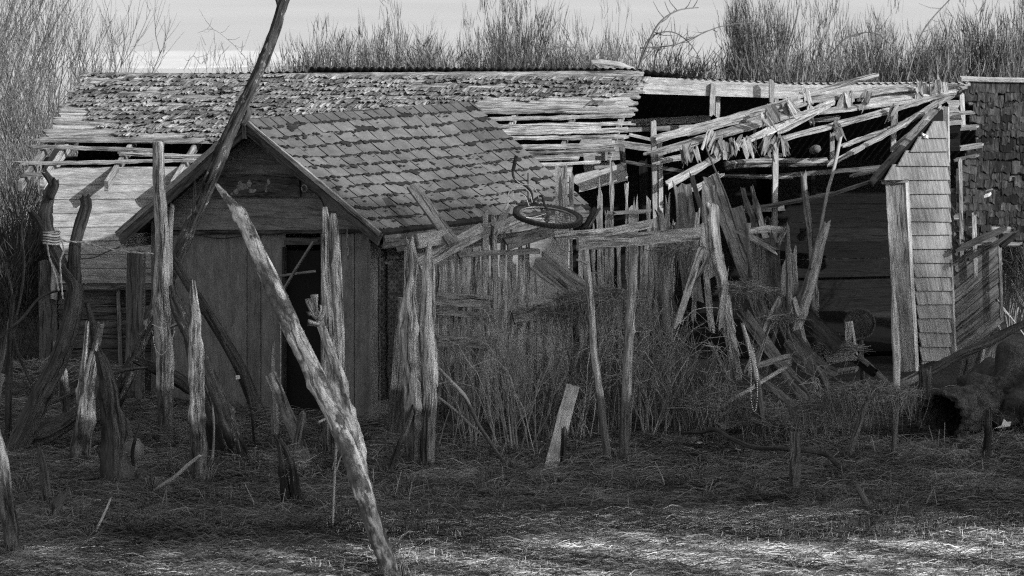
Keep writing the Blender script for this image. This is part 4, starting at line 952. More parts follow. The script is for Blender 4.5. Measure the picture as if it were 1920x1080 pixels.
make_log('thin_stake','thin weathered stake behind the sawn leaning board','stake',[(515,800,18),(514,740,16),(511,680,12),(512,648,6)],'mid',30.2,rag=.08)
make_log('rounded_stake','short grey stake with a rounded top leaning right in the grass','stake',[(548,905,24),(556,850,22),(564,800,19),(568,774,14)],'post',27.9,.05,rag=0,knots=1,hollow=-.02)
make_log('curved_stump','curved stump draped in dead grass before the shed door','stump',[(560,960,16),(555,915,20),(548,870,14),(535,840,11),(522,824,10)],'darkpost',26.4,.1,knots=2,branches=[[(540,960,26),(532,900,18),(527,860,10),(522,832,9)]])
# twin posts and neighbours
make_log('cracked_post','gnarled cracked post of the pair left of the bushes','post',[(779,895,40),(778,800,36),(776,700,38),(772,600,40),(770,560,32),(774,500,24),(768,448,16)],'postgrey',28.35,.05,knots=7,ridge=.4,rag=.05,step=.02)
make_log('pointed_post','straight pale pointed post of the pair left of the bushes','post',[(803,890,32),(804,780,30),(804,650,30),(803,540,28),(804,490,22),(805,458,8)],'postgrey',28.3,.05,knots=2,ridge=.2,rag=.03,tone=1)
B('leaning_board','wide board leaning against the gnarled cracked post','board',(736,858,764,560,34),'post',29.4,29.0,tone=.25,under=.2)
make_log('side_prong','thin crooked branch leaning between the leaning board and the cracked post','branch',[(722,912,20),(738,860,14),(762,800,12),(778,755,10)],'darkpost',28.0,.3,rag=.04)
make_log('bent_stick','long thin crooked stick leaning left below the bare bush','stick',[(952,905,7),(940,860,8),(900,800,9),(872,745,9),(845,715,9),(820,688,7)],'post',28.2,.5,knots=5,sides=9)
make_log('bent_stick','second thinner stick lying across the bare bush foot','stick',[(960,865,6),(900,812,6),(860,775,6),(822,745,5)],'mid',29.2,.5,sides=7)
B('sawn_board','bright sawn board leaning right in the middle foreground','board',(1030,888,1074,724,26),'siding',28.3,28.9,rag=.008,tone=.6,under=.15,t=.035)
make_log('short_post','short dark post behind the bright sawn board','post',[(1055,890,14),(1056,850,13),(1058,806,12)],'darkpost',28.4)
make_log('slim_pole','slim pale pole leaning left under the gate beam','pole',[(1143,880,16),(1130,780,17),(1115,660,16),(1106,560,16),(1098,468,16)],'post',28.7,.1,knots=3,ridge=.05,tone=1,step=.03,rag=.0,branches=[[(1102,494,6),(1092,490,6),(1080,487,5)]])
make_log('slim_pole','darker cracked pole carrying the middle of the gate beam','pole',[(1168,880,24),(1172,780,22),(1178,660,21),(1184,560,19),(1189,460,16)],'post',28.7,.15,knots=3,ridge=.12,tone=.4,step=.03,rag=.0)
B('square_stake','short square sawn stake standing alone in the grass','stake',(1490,932,1492,812,20),'post',27.2,rag=.01,t=.07,under=.1,tone=.9)
make_log('slant_stake','short stake slanting left at the edge of the sunlit grass','stake',[(1642,985,14),(1625,945,13),(1604,905,11)],'post',25.9,.2,tone=.7,knots=1)
make_log('driftwood_vine','long dark snaking branch lying along the ground on the right','branch',[(1278,812,6),(1310,812,7),(1340,806,9),(1370,822,9),(1410,838,10),(1470,842,9),(1540,852,10),(1570,870,14),(1606,896,9)],'dark',29.2,-1.2,under=0,knots=4,sides=10,wob=.4)
make_log('grassy_stake','leaning stake with dead grass piled on its top','stake',[(1588,868,14),(1605,810,13),(1620,770,13),(1634,738,11)],'post',28.8,.1)
make_log('long_stake','slender tall post standing before the right door jamb','post',[(1674,872,14),(1678,800,17),(1681,700,20),(1680,620,22),(1676,560,14),(1674,490,8)],'post',29.0,.2,knots=2,flat=.6,rag=.05,tone=.7)
make_log('bead_stake','forked pale topped stake hung with a bead necklace','stake',[(1432,826,12),(1426,760,13),(1416,690,12),(1405,650,11),(1392,608,7)],'post',29.8,.2,knots=2,rag=.03,tone=.9,branches=[[(1418,690,9),(1428,655,8),(1438,622,6)]])
def beads(name,label,pts,Y,r=.006,gap=.014):
    P=curve([at(x,y,Y) for x,y in pts],14); mb=MB(); acc=gap
    for a,b in zip(P,P[1:]):
        acc+=(b-a).length
        if acc>=gap:
            acc=0; blob(mb,a,r,r,r,0,seg=6,rings=4,tone=.8)
    tag(mb.build(name,M['bone'],None,True),label,'beads')
beads('bead_necklace','string of pale beads looped over the forked stake',[(1402,640),(1408,690),(1408,740),(1412,768),(1417,768),(1420,740),(1418,690),(1412,650)],29.72)
beads('bead_chain','loop of small beads hanging on the tall square topped post',[(286,608),(305,616),(326,612),(322,640),(310,660),(300,665),(290,648),(286,620)],29.5,.0045,.011)
mb=MB(); tube(mb,curve([at(318,614,29.45),at(326,610,29.45),at(334,607,29.45),at(341,606,29.45)]),.014,10,r1=.02); tag(mb.build('faucet_knob',M['metal'],None,True),'small shiny metal knob tied to the tall square topped post','knob')
# rope between driftwood and post
ropeh('rope',[(98,436),(112,446),(122,452),(160,455),(200,466),(250,473),(288,476)],.009,label='rope strung from the forked driftwood to the tall post',Y=29.45)

mb=MB()
for k in range(5):
    y=436+k*5; c=at(97,y,29.42); tube(mb,[c+V((.075*math.cos(a*.5),.09*math.sin(a*.5),.006*math.sin(a))) for a in range(13)],.009,6,close=True)
tag(mb.build('rope_coil',M['rope'],None,True),'coil of rope wound round the forked driftwood arm','rope')
ropeh('rope_end',[(88,455),(92,480),(100,505),(105,520),(110,545)],.008,label='loose pale rope end dangling left along the driftwood',Y=29.1)
ropeh('rope_knot',[(116,452),(119,470),(113,490),(114,515),(116,540),(118,560)],.008,label='knotted rope end hanging between the two driftwood arms',Y=29.2)
mb=MB(); tube(mb,curve([at(x,y,32.2) for x,y in [(148,485),(175,483),(205,470),(225,463)]]),.007,5); tag(mb.build('cable',M['cable']),'thin dark cable sagging before the pale siding','cable')
# jar, stones, scraps
mb=MB(); c=gp(252,868); prof=[(0,0),(.075,0),(.09,.04),(.092,.12),(.085,.17),(.06,.2),(.055,.215),(.06,.22),(.05,.222),(0,.21)]
vs=[c+V((r*math.cos(a*.35),r*math.sin(a*.35),z)) for r,z in prof for a in range(18)]; fs=[[i*18+j,i*18+(j+1)%18,(i+1)*18+(j+1)%18,(i+1)*18+j] for i in range(9) for j in range(18)]; mb.add(vs,fs,None,.6)
tag(mb.build('stoneware_jar',M['ceramic'],None,True),'rounded stoneware jar half hidden by straw left of the shed','jar')
for (x,y,rx_,lab) in [(252,895,.13,'rounded dark stone below the stoneware jar'),(1635,862,.13,'dark round stone right of the grassy stake'),(1300,835,.08,'small flat stone behind the snaking branch'),(1185,838,.07,'small pale stone at the foot of the darker pole')]:
    mb=MB(); Y=gY(y) if y>700 else 32.5; blob(mb,at(x,y-4,Y),rx_,rx_*.8,rx_*.6,.2); tag(mb.build('stone',M['stone'],None,True),lab,'stone')
for (x,y,lab) in [(858,893,'small white scrap in the grass under the twin posts'),(1000,888,'small white scrap beside the bright sawn board'),(1603,835,'tiny white scrap behind the grassy stake'),(1400,866,'white shell scrap on the mud behind the square stake')]:
    mb=MB(); c=gp(x,y,.03); board(mb,c,c+V((.09,.02,.01)),.05,.012,V((0,-.3,1)),rag=.02,cols=3); tag(mb.build('scrap',M['bone']),lab,'scrap')
# ------------------------------------------------------------------ right foreground: hollow log, mossy log, broken beam
mb=MB(); c=gp(1762,836)+V((0,0,.27)); axv=V((.62,.78,.02)).normalized(); X=axv.cross(V((0,0,1))).normalized(); Z=X.cross(axv)*1; 
Z=Z if Z.z>0 else -Z
vs=[];N=64;NL=34
for ins in(0,1):
    for i in range(NL+1):
        for j in range(N):
            a=j*6.2832/N; rr=(.27 if not ins else .225)*(1+.2*nz(math.cos(a)*2,math.sin(a)*2,i*.2)+.2*nz(math.cos(a)*5,math.sin(a)*5,i*.35)+.08*nz(math.cos(a)*12,math.sin(a)*12,i*1.1))
            l=i/NL*1.5; e=(.09*nz(math.cos(a)*3,math.sin(a)*3,7) if i==0 else 0); k=1-.12*(i/NL)
            vs.append(c+axv*(l+e)+(X*math.cos(a)*1.0+Z*math.sin(a)*.92)*rr*k)
m_=(NL+1)*N; fs=[]
for ins in(0,1):
    for i in range(NL):
        for j in range(N):
            q=[ins*m_+i*N+j,ins*m_+i*N+(j+1)%N,ins*m_+(i+1)*N+(j+1)%N,ins*m_+(i+1)*N+j]; fs.append(q if ins else q[::-1])
for j in range(N): fs.append([j,(j+1)%N,m_+(j+1)%N,m_+j]); 
fs.append([NL*N+j for j in range(N)])
mb.add(vs,fs,[[(p[0]*1,p[1]) for p in [(0,0),(0,.02),(.1,.02),(.1,0)]][:len(f)] if len(f)==4 else [(0,0)]*len(f) for f in fs],.5)
tag(mb.build('hollow_log',plain('hollow_log_bark',.06,.85,9,.95,bmp=1,bdist=.03),None,True),'hollow log lying with its dark open end facing the grass','log')
mb=MB(); blob(mb,at(1925,775,31.2),.62,1.2,.55,.3,2.4,60,44); tag(mb.build('mossy_mound',M['moss'],None,True),'big dark mossy rotten log mound at the right edge','log')
make_log('broken_beam','long dark broken beam propped across the right wall corner','beam',[(1728,708,20),(1790,672,24),(1850,642,22),(1925,606,16)],'dark',33.0,.6,under=0,ridge=.2,flat=.7,knots=3,rag=.05)
make_log('chopped_stump','chopped stump with pale worn top before the right wall','stump',[(1738,815,32),(1737,760,30),(1734,692,28)],'darkpost',31.0,rag=.04,ridge=.3,tone=1)
make_log('mossy_stake','thin mossy stake standing right of the hollow log','stake',[(1848,872,18),(1852,820,16),(1853,768,13)],'darkpost',28.9,rag=.02,knots=2)
B('low_board','low grey board lying at the foot of the right door jamb','board',(1672,730,1722,704,16),'mid',32.0,32.2)
B('wall_scrap','broken piece of painted siding leaning beside the right wall','board',(1815,735,1832,655,50),'sidinglow',34.2,rag=.06,t=.02)
B('wall_scrap','pale torn siding piece behind the mossy mound','board',(1848,700,1858,655,28),'mid',34.0,rag=.09,t=.02,tone=1)
mb=MB(); tube(mb,curve([at(1822,722,31.8),at(1836,726,31.7),at(1828,742,31.6),at(1838,752,31.5),at(1834,760,31.5)]),.022,7); tag(mb.build('curled_scrap',M['shell'],None,True),'curled pale scrap of cloth beside the mossy mound','scrap')
mb=MB(); c=at(1884,797,29.6)
P=[c+V((-.1,0,-.03)),c+V((-.03,-.01,.0)),c+V((-.01,0,.06)),c+V((.02,0,.03)),c+V((.06,0,.035)),c+V((.05,0,-.01)),c+V((.0,0,-.02))]; prism(mb,P,V((0,-1,.4)),.012); tag(mb.build('bone_scrap',M['bone']),'small jagged white scrap lying on straw at the right edge','scrap')

for (lab,pts,Y,m_) in [('dark crooked branch crossing low at the left edge',[(-10,640,8),(40,600,8),(75,560,7),(110,545,5)],29.8,'dark'),('thin dark branch arching up at the left edge',[(5,700,8),(30,600,7),(45,500,6),(40,420,5),(60,350,3)],30.5,'dark'),
 ('slim dark branch rising behind the forked driftwood',[(60,720,7),(30,640,7),(22,540,6),(0,470,4)],30.8,'dark'),('grey branch lying behind the split stake',[(60,770,10),(140,735,9),(220,700,8),(270,690,6)],30.3,'darkpost'),
 ('crooked thin stake between split stake and stump',[(255,900,9),(250,850,8),(262,800,6)],28.2,'darkpost'),('thin pale stick behind the knotty post',[(395,890,6),(402,820,6),(398,760,4)],28.6,'mid'),('leaning thin dark stick before the shed wall',[(480,850,7),(470,760,6),(452,690,5)],29.6,'darkpost'),
 ('short dark branch lying in front of the dark stump',[(150,965,7),(200,958,7),(250,962,5)],26.4,'dark'),('low broken branch left of the curved stump',[(450,925,6),(490,915,7),(515,905,5)],27.4,'darkpost')]:
    make_log('loose_branch',lab,'branch',pts,m_,Y,.1,under=0,sides=9,knots=2,wob=.5)
# x, y, crown bottom, crown top, crown radius, leaves
TREES=[]
for i in range(13):
    X_=8.5+i*2.5; top=(15.2+(X_-20)*.19); TREES.append((X_,12+.4*(i%3),(9.0+(X_-10)*.13 if X_<26 else 10.2+(X_-26)*.12),top+(.35 if i%2 else -.2),2.3,1700))
# ------------------------------------------------------------------ vegetation
def shrub(name,label,cat,base,h,n,spread,mat,group=None,kids=5,levels=3,r0=.009,up=.35,seed=0,droop=0,leafy=0,lean=(0,0),leafmat='leaf',arcs=0):
    rnd=random.Random(seed); mb=MB(); root=empty(name,label,cat,base,group); tips=[]
    def grow(p,d,L,r,lv):
        k=4 if lv<2 else 3; pts=[p]; q=V(p); e=V(d)
        for i in range(k):
            e=(e+V((rnd.gauss(0,.13),rnd.gauss(0,.13),up*.35-droop*(i/k)))).normalized(); q=q+e*(L/k); pts.append(q)
        tube(mb,pts,r,3 if lv>0 else 5,r1=r*.5,tone=rnd.random()); tips.append((q,e))
        if lv<levels:
            for j in range(kids if lv else kids+1):
                f=rnd.uniform(.25,1); i=min(int(f*k),k-1); b=pts[i].lerp(pts[i+1],f*k-i); a=rnd.uniform(0,6.28)
                s_=V((math.cos(a),math.sin(a),rnd.uniform(.1,.9))); dd=(e*1.1+s_*.75).normalized(); grow(b,dd,L*rnd.uniform(.4,.68),r*.58,lv+1)
    for i in range(n):
        a=rnd.uniform(0,6.28); s_=rnd.uniform(.1,1)*spread; d=V((math.cos(a)*s_+lean[0],math.sin(a)*s_+lean[1],1)).normalized()
        grow(V(base)+V((math.cos(a)*.12*s_,math.sin(a)*.12*s_,-.05)),d,h*rnd.uniform(.4,.62),r0,0)
    for i in range(arcs):
        a=rnd.uniform(0,6.28); q=V(base)+V((rnd.gauss(0,.15),rnd.gauss(0,.1),0)); rr=rnd.uniform(.25,.8)*h; hh=rnd.uniform(.45,1)*h; d=V((math.cos(a),math.sin(a)*.6,0)); pts=[]
        for k in range(9):
            f=k/8; pts.append(q+d*rr*f**1.3+V((rnd.gauss(0,.012),rnd.gauss(0,.012),hh*math.sin(f*rnd.uniform(1.9,2.2)))))
        tube(mb,pts,r0*.75,4,r1=r0*.25,tone=rnd.random())
        for k in(3,4,5,6,7): 
            e=V((rnd.gauss(0,1),rnd.gauss(0,1),rnd.gauss(.3,.7))).normalized(); tube(mb,[pts[k],pts[k]+e*.09,pts[k]+e*.2+V((0,0,rnd.uniform(-.05,.05)))],r0*.35,3,r1=r0*.15,tone=rnd.random())
    mb.build('branches',M[mat],root)
    if leafy:
        m=len(tips)*leafy; T=np.array([tuple(t[0]) for t in tips]).repeat(leafy,0)+np.random.normal(size=(m,3))*.06; D=np.array([tuple(t[1]) for t in tips]).repeat(leafy,0)+np.random.normal(size=(m,3))*.35; D[:,2]+=.3
        D/=np.linalg.norm(D,axis=1,keepdims=True); ln=np.random.uniform(.1,.22,m)[:,None]
        strands('foliage',T,T+D*ln*.5,T+D*ln,np.full(m,.007),np.random.uniform(0,1,m),M[leafmat],root)
    return root
# near bare bush right of the twin posts
shrub('bare_bush','bare pale twigged bush between the twin posts and the sawn board','bush',gp(965,858),1.5,9,.75,'twig','bushes in front of the fence',kids=3,levels=3,r0=.01,seed=3,up=.4,arcs=8)
shrub('bare_bush','smaller bare bush growing low against the fence','bush',gp(885,845),1.2,6,.7,'twig','bushes in front of the fence',kids=3,levels=3,r0=.009,seed=13,arcs=6)
for i,(x,y,h,s_,m_,lab) in enumerate([(1010,835,1.1,.6,'twigd','dark dense bush below the bicycle wheel'),(1080,830,1.25,.6,'twig','tangled bush behind the bright sawn board'),(1130,825,1.3,.6,'twigd','dark bush between the two slim poles'),(1215,825,1.35,.6,'twig','tall tangled bush right of the two slim poles'),(1275,822,1.35,.55,'twigd','dark tangled bush under the end of the gate beam'),(1340,820,1.3,.7,'twig','low tangled bush at the left foot of the heap'),(1395,815,1.1,.8,'twigd','sparse dark bush around the bead stake'),(1465,815,.9,1.0,'twig','low twiggy growth under the heavy plank'),(1240,800,1.6,.35,'twig','upright twiggy bush pushing through the gate beam')]):
    shrub('tangled_bush',lab,'bush',gp(x,y),h*(.75 if x>1330 else 1),3 if x>1330 else 5,s_,m_,'bushes in front of the fence',kids=4,levels=3,r0=.009,seed=20+i,up=.05,leafy=0,arcs=10 if x>1330 else 18)
# ragged straw draped over things
def straw(name,label,c,rx,ry,rz,n,ln=(.15,.45),mat='straw',droop=.5,wd=.0045,kind='stuff',tl=0,th=1):
    c=np.array(tuple(c)); a=np.random.uniform(0,6.283,n); q=np.sqrt(np.random.uniform(0,1,n)); P=np.stack([c[0]+rx*q*np.cos(a),c[1]+ry*q*np.sin(a),c[2]+rz*(1-q**2)*np.random.uniform(.2,1,n)],1)
    D=np.stack([np.random.normal(size=n),np.random.normal(size=n)*.8,np.random.normal(size=n)*.22-.1],1); D/=np.linalg.norm(D,axis=1,keepdims=True); L=np.random.uniform(*ln,n)[:,None]*np.random.uniform(.4,1,n)[:,None]; P=P-D*L*.45; P[:,2]=np.maximum(P[:,2],.01)
    hg=np.random.rand(n)<(.45 if rz>=.1 and c[2]>.35 else .05); D[hg]=D[hg]*np.array([.35,.35,0])+np.array([0,0,-1]); P1=P+D*L*.5+np.random.normal(size=(n,3))*.012; P2=P+D*L; P2[:,2]-=droop*.45*L[:,0]*np.random.uniform(0,1,n)**2; P2[:,2]=np.maximum(P2[:,2],.01)
    o=strands(name,P,P1,P2,np.full(n,wd),np.random.uniform(tl,th,n),M[mat],W2=.4); 
    tag(o,label,'straw',kind=kind) if kind else None; return o
M['strawmid']=plain('grey_straw',.15,.4,3,.9,bmp=0,tv=.7)
for (x,y,Y,rx,ry,rz,n,lab,m_) in [(1120,560,29.8,.42,.3,.12,900,'straw heap draped over the bush between the slim poles','strawmid'),(1080,590,29.9,.35,.3,.1,500,'straw wisps left of the slim poles','strawmid'),(1640,735,29.1,.42,.3,.1,900,'mat of dead grass draped over the grassy stake','strawmid'),(1560,770,29.6,.45,.3,.2,700,'dead grass hanging left of the grassy stake','strawmid'),(1400,545,30.9,.25,.2,.08,500,'straw caught on the heap of boards','strawmid'),(1270,470,31.0,.25,.2,.16,420,'dry sprigs caught on the gate beam','strawmid'),(1575,655,32.3,.22,.15,.08,400,'straw spilling over the crate','strawmid'),(1465,600,31.6,.2,.15,.08,250,'straw under the chair frame','strawmid'),(290,805,29.9,.35,.3,.12,700,'straw heap round the tall post and jar','strawmid'),(540,880,26.6,.12,.12,.22,350,'dead grass draped on the curved stump','strawmid'),(725,850,28.3,.12,.1,.25,200,'dead grass on the crooked branch','strawmid'),(1360,760,30.2,.5,.4,.2,1100,'dry grass at the foot of the heap','strawmid'),(1480,790,30,.6,.35,.12,900,'dry grass along the low planks','strawmid'),(1750,850,28.3,.35,.15,.03,200,'grass before the hollow log','strawmid'),(1880,830,29.4,.4,.3,.1,500,'dry grass by the mossy mound','strawmid'),(90,700,33,1,.8,.15,900,'grey straw behind the left driftwood','strawmid'),(490,790,30.9,.3,.25,.12,400,'straw at the foot of the dark wet beam','strawmid')]:
    straw('straw',lab,at(x,y,Y),rx,ry,rz,n,(.12,.4),m_)
# ground litter
n=1500; 
# matted marsh grass: tens of thousands of lying blades
def mat_grass(name,label,n,x0,x1,y0,y1,mat,ln,wd,zz,tilt,tl,th,dirx=2.0):
    x=np.random.uniform(x0,x1,n); y=np.random.uniform(y0,y1,n); keep=np.abs(x)<y*.172; x=x[keep];y=y[keep];n=len(x)
    pat=np.array([noise.noise(V((a*.9,b*1.3,0))) +.6*noise.noise(V((a*3,b*4,5))) for a,b in zip(x,y)])
    z=np.array([relief(a,b) for a,b in zip(x,y)])+np.random.uniform(0,zz,n)*(.6+.8*np.clip(pat+.3,0,1))
    th_=np.random.normal(0,.45,n)+.5*pat; L=np.random.uniform(*ln,n); s=np.where(np.random.rand(n)<.5,1,-1)
    if name=='brightened_straw':
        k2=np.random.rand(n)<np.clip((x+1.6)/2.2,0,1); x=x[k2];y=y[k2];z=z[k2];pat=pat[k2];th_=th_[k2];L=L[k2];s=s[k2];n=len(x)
    up=np.random.uniform(-.05,tilt,n)*np.where(np.random.rand(n)<.2,2.5,1)
    D=np.stack([np.cos(th_)*s,np.sin(th_)*s,up],1)*L[:,None]
    P=np.stack([x,y,z],1); P1=P+D*.5+np.stack([np.zeros(n),np.zeros(n),.02*np.random.rand(n)],1); P2=P+D; P2[:,2]-=up*L*.6
    T=np.clip(np.random.uniform(tl,th,n)+.35*pat,0,1.3); o=strands(name,P,P1,P2,np.random.uniform(wd*.6,wd*1.3,n),T,M[mat]); tag(o,label,'grass',kind='stuff'); return o
M['strawlit']=plain('brightened_straw',.47,.35,2,.9,bmp=0,tv=.8)  # pale dry straw, brightened to carry the near strip's sunlight
mat_grass('marsh_grass','dark matted marsh grass lying over the mud',120000,-6.5,6.5,24.6,33.6,'grassdark',(.08,.3),.005,.05,.3,0,.9)
mat_grass('grey_straw','scattered grey straw on the dark matted grass',9000,-6.5,6.5,25.2,34,'strawmid',(.1,.4),.0045,.07,.2,0,.8)
def tufts(name,label,pts,nb,h,mat,wd=.0045):
    m=len(pts)*nb; C=np.repeat(np.array(pts),nb,0); a=np.random.uniform(0,6.283,m); rr=C[:,2]*np.random.uniform(.7,1.5,m); P=np.stack([C[:,0]+rr*np.cos(a),C[:,1]+rr*np.sin(a),np.zeros(m)],1)
    H=np.random.uniform(h[0],h[1],m); o=np.random.uniform(.2,1.3,m); d=np.stack([np.cos(a)+np.random.normal(size=m)*.5,np.sin(a)*.8+np.random.normal(size=m)*.5],1)
    P1=P+np.stack([d[:,0]*H*o*.35,d[:,1]*H*o*.35,H*.7],1); P2=P+np.stack([d[:,0]*H*o,d[:,1]*H*o,H*np.random.uniform(.2,1,m)],1)
    tag(strands(name,P,P1,P2,np.full(m,wd),np.random.uniform(0,1,m),M[mat],W2=.3),label,'grass',kind='stuff')
tufts('base_tufts','grass and straw gathered round the feet of the posts',BASES,90,(.05,.2),'grassdark'); tufts('base_straw','grey straw caught round the feet of the posts',BASES,22,(.06,.22),'strawmid')
CL=[(U(-4.9,4.9),U(25,31),U(.04,.12)) for _ in range(260)]
tufts('grass_clumps','dark grass clumps scattered over the yard',CL,46,(.05,.17),'grassdark'); tufts('grass_clump_straw','paler blades in the grass clumps',CL[:130],8,(.06,.2),'strawmid')
def chips():
    mb=MB()
    for i in range(420):
        x,y=U(-5,5),U(25.5,32.5); 
        if i<170: x,y=U(1.2,3.4),U(29.4,31) 
        elif i<230: x,y=U(-2.9,-1.9),U(28.6,29.6)
        L=U(.015,.07)*(2 if R()<.15 else 1); a=U(0,6.3); c=V((x,y,relief(x,y)+U(.02,.06))); board(mb,c,c+V((math.cos(a)*L,math.sin(a)*L,U(-.01,.02))),U(.01,.03),.006,V((U(-.4,.4),U(-.6,0),1)),rag=.006,cols=2,tone=R())
    tag(mb.build('wood_chips',M['pale']),'pale wood chips and shell bits strewn on the mud','chips',kind='stuff')
chips()
mat_grass('brightened_straw','dry straw brightened to carry the sunlight in the near right foreground',110000,-1.6,5,22.3,25.95,'strawlit',(.06,.35),.004,.05,.12,0,1)
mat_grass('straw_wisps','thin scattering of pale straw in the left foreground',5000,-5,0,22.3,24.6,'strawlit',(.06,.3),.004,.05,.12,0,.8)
mat_grass('near_grass','dark wet grass in the near left foreground',60000,-5,5,22.3,26,'grassdark',(.06,.25),.005,.06,.3,0,.8)
# upright stubble
def stubble(name,label,n,x0,x1,y0,y1,h,mat,wd=.008):
    x=np.random.uniform(x0,x1,n);y=np.random.uniform(y0,y1,n);H=np.random.uniform(*h,n);P=np.stack([x,y,np.full(n,-.02)],1);a=np.random.normal(size=(n,2))*.18
    P1=P+np.stack([a[:,0]*H*.5,a[:,1]*H*.5,H*.5],1);P2=P+np.stack([a[:,0]*H*1.3,a[:,1]*H,H],1)
    tag(strands(name,P,P1,P2,np.full(n,wd),np.random.uniform(.2,1,n),M[mat],W2=.6),label,'grass',kind='stuff')
stubble('stubble','short dark grass stubble sprouting from the mud',40000,-5.5,5.5,24.0,31,(.03,.08),'grassdark',.004)
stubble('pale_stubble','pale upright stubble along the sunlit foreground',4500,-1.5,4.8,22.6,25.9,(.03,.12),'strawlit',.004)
stubble('reed_stubs','scattered pale broken reed stems in the dark grass',140,-5.2,5,25.5,30,(.08,.28),'strawmid',.009)
# shrubs and thickets behind the barn
def bgs(name,label,px,Y,h,mat,group,seed,**k):
    b=at(px,100,Y); b.z=0; return shrub(name,label,'shrub',b,h,seed=seed,mat=mat,group=group,**k)
prot=[bgs('broom_shrub','x',960,46,2.6,'broom','broom shrubs behind the barn',50+i,n=8,spread=.34,kids=7,levels=2,r0=.02,up=.6,leafy=11,leafmat='broom') for i in range(3)]
SB_=[(455,46,90,'small broom shrub rising behind the leaning tree trunk'),(560,46,60,'feathery shrub right of the leaning tree trunk'),(640,45,50,'shrub left of the tallest brushy one behind the ridge'),(700,46,-5,'dense upright shrub with a brushy dark top'),(770,46.5,55,'pale feathery shrub behind the shake roof middle'),(815,45,60,'low shrub behind the roof middle'),(885,46,-25,'tall forked broom shrub above the shed roof'),(960,45.5,45,'broad shrub between the two tall broom shrubs'),(1030,46,-25,'tall broom shrub behind the tin ridge'),(1095,45.6,-5,'twiggy shrub just left of the driftwood chunk'),(1150,46,70,'low shrub right behind the driftwood chunk'),(1240,47,105,'low shrub under the arching bramble canes'),(1310,46,70,'small dark shrub right of the brambles'),(1390,46,-25,'tall brushy shrub left of the bright sand patch'),(1440,47,-25,'tall twin shrub next to the bright sand patch'),(1510,46,92,'low shrub under the bright sand patch'),(1570,46,88,'low shrub right of the bright sand patch'),(1640,46.5,5,'upright shrub with one tall spire'),(1700,46,48,'dense shrub behind the right ridge end'),(1755,46,40,'dark broom shrub behind the cap board'),(1810,46.5,-10,'tall dense shrub near the right edge'),(1870,46,0,'thick tall shrub second from the right edge'),(1925,46,-20,'tall thick shrub cut by the right edge'),(1345,47,70,'thin shrub left of the tall brushy pair'),(1605,47,80,'low dark shrub left of the tall spire shrub'),(1200,46.5,100,'sparse shrub between the chunk and the bramble canes'),(520,45.2,95,'low scrubby shrub in the skyline gap left of the shed ridge'),(610,45.4,70,'low scrubby shrub in the skyline gap over the shed ridge'),(850,45.6,72,'low scrubby shrub in the skyline gap above the wheel'),(1065,45.8,68,'low scrubby shrub in the skyline gap left of the driftwood chunk'),(1275,45.2,92,'low scrubby shrub in the skyline gap over the ridge beam'),(1420,45.4,85,'low scrubby shrub in the skyline gap over the fallen battens'),(1480,45.6,88,'low scrubby shrub in the skyline gap left of the raised batten tip'),(1540,45.8,95,'low scrubby shrub in the skyline gap right of the raised batten tip'),(1670,45.2,70,'low scrubby shrub in the skyline gap over the end wall'),(1780,45.4,62,'low scrubby shrub in the skyline gap beside the cap board'),(400,45.6,112,'low scrubby shrub in the skyline gap over the leaning trunk'),(1890,45.8,55,'low scrubby shrub in the skyline gap at the far right corner')]
def dup(root,loc,rz,sc,label):
    o=root.copy(); SC.collection.objects.link(o); o.location=loc; o.rotation_euler=(0,0,rz); o.scale=(sc[0],sc[0],sc[1]); o['label']=label
    for c in list(root.children):
        d=c.copy(); SC.collection.objects.link(d); d.parent=o; d.matrix_parent_inverse=c.matrix_parent_inverse
    return o
PH=[max(v.co.z for v in p.children[1].data.vertices) for p in prot]
for i,(px,Y,h,lab) in enumerate(SB_):
    b=at(px,100,Y); b.z=0; k=at(px,h,Y).z/PH[i%3]*1.08
    if i<3: o=prot[i]; o.location=b; o['label']=lab; o.scale=(k*.8,k*.8,k)
    else: dup(prot[i%3],b,R()*6.28,((k*U(.5,.75) if h<60 else k*U(1.0,1.3)),k),lab)
def thick(px,Y,h,lab,seed,**k): return bgs('thicket_shrub',lab,px,Y,h,'broomp','thicket left of the barn',seed,**k)
for i,(px,Y,h,lab) in enumerate([(-30,44,5.2,'tall pale thicket shrub cut by the left edge'),(40,45,5.6,'tall thicket shrub near the left edge'),(105,45,4.9,'thicket shrub beside the left roof verge'),(165,48,3.6,'low thin shrub above the left roof corner'),(10,42,4.0,'dense low thicket shrub at the left edge')]):
    thick(px,Y,h,lab,80+i,n=8,spread=.45,kids=5,levels=3,r0=.018,up=.4)
for i,(px,Y,h,lab) in enumerate([(20,37,1.9,'dark twiggy bush left of the pale siding'),(70,38,2.0,'dark bush against the left barn corner'),(-20,36,1.7,'dark bush low at the left edge'),(1905,39.5,1.9,'bush seen under the hanging roof slab'),(1950,39,2.1,'bush behind the mossy mound'),(1650,44,2.6,'bush glimpsed through the gap in the back wall')]):
    bgs('dark_bush',lab,px,Y,h,'twigd' if px<1000 else 'twig','dark bushes beside the barn',90+i,n=12,spread=.8,kids=6,levels=2,r0=.009,leafy=4)
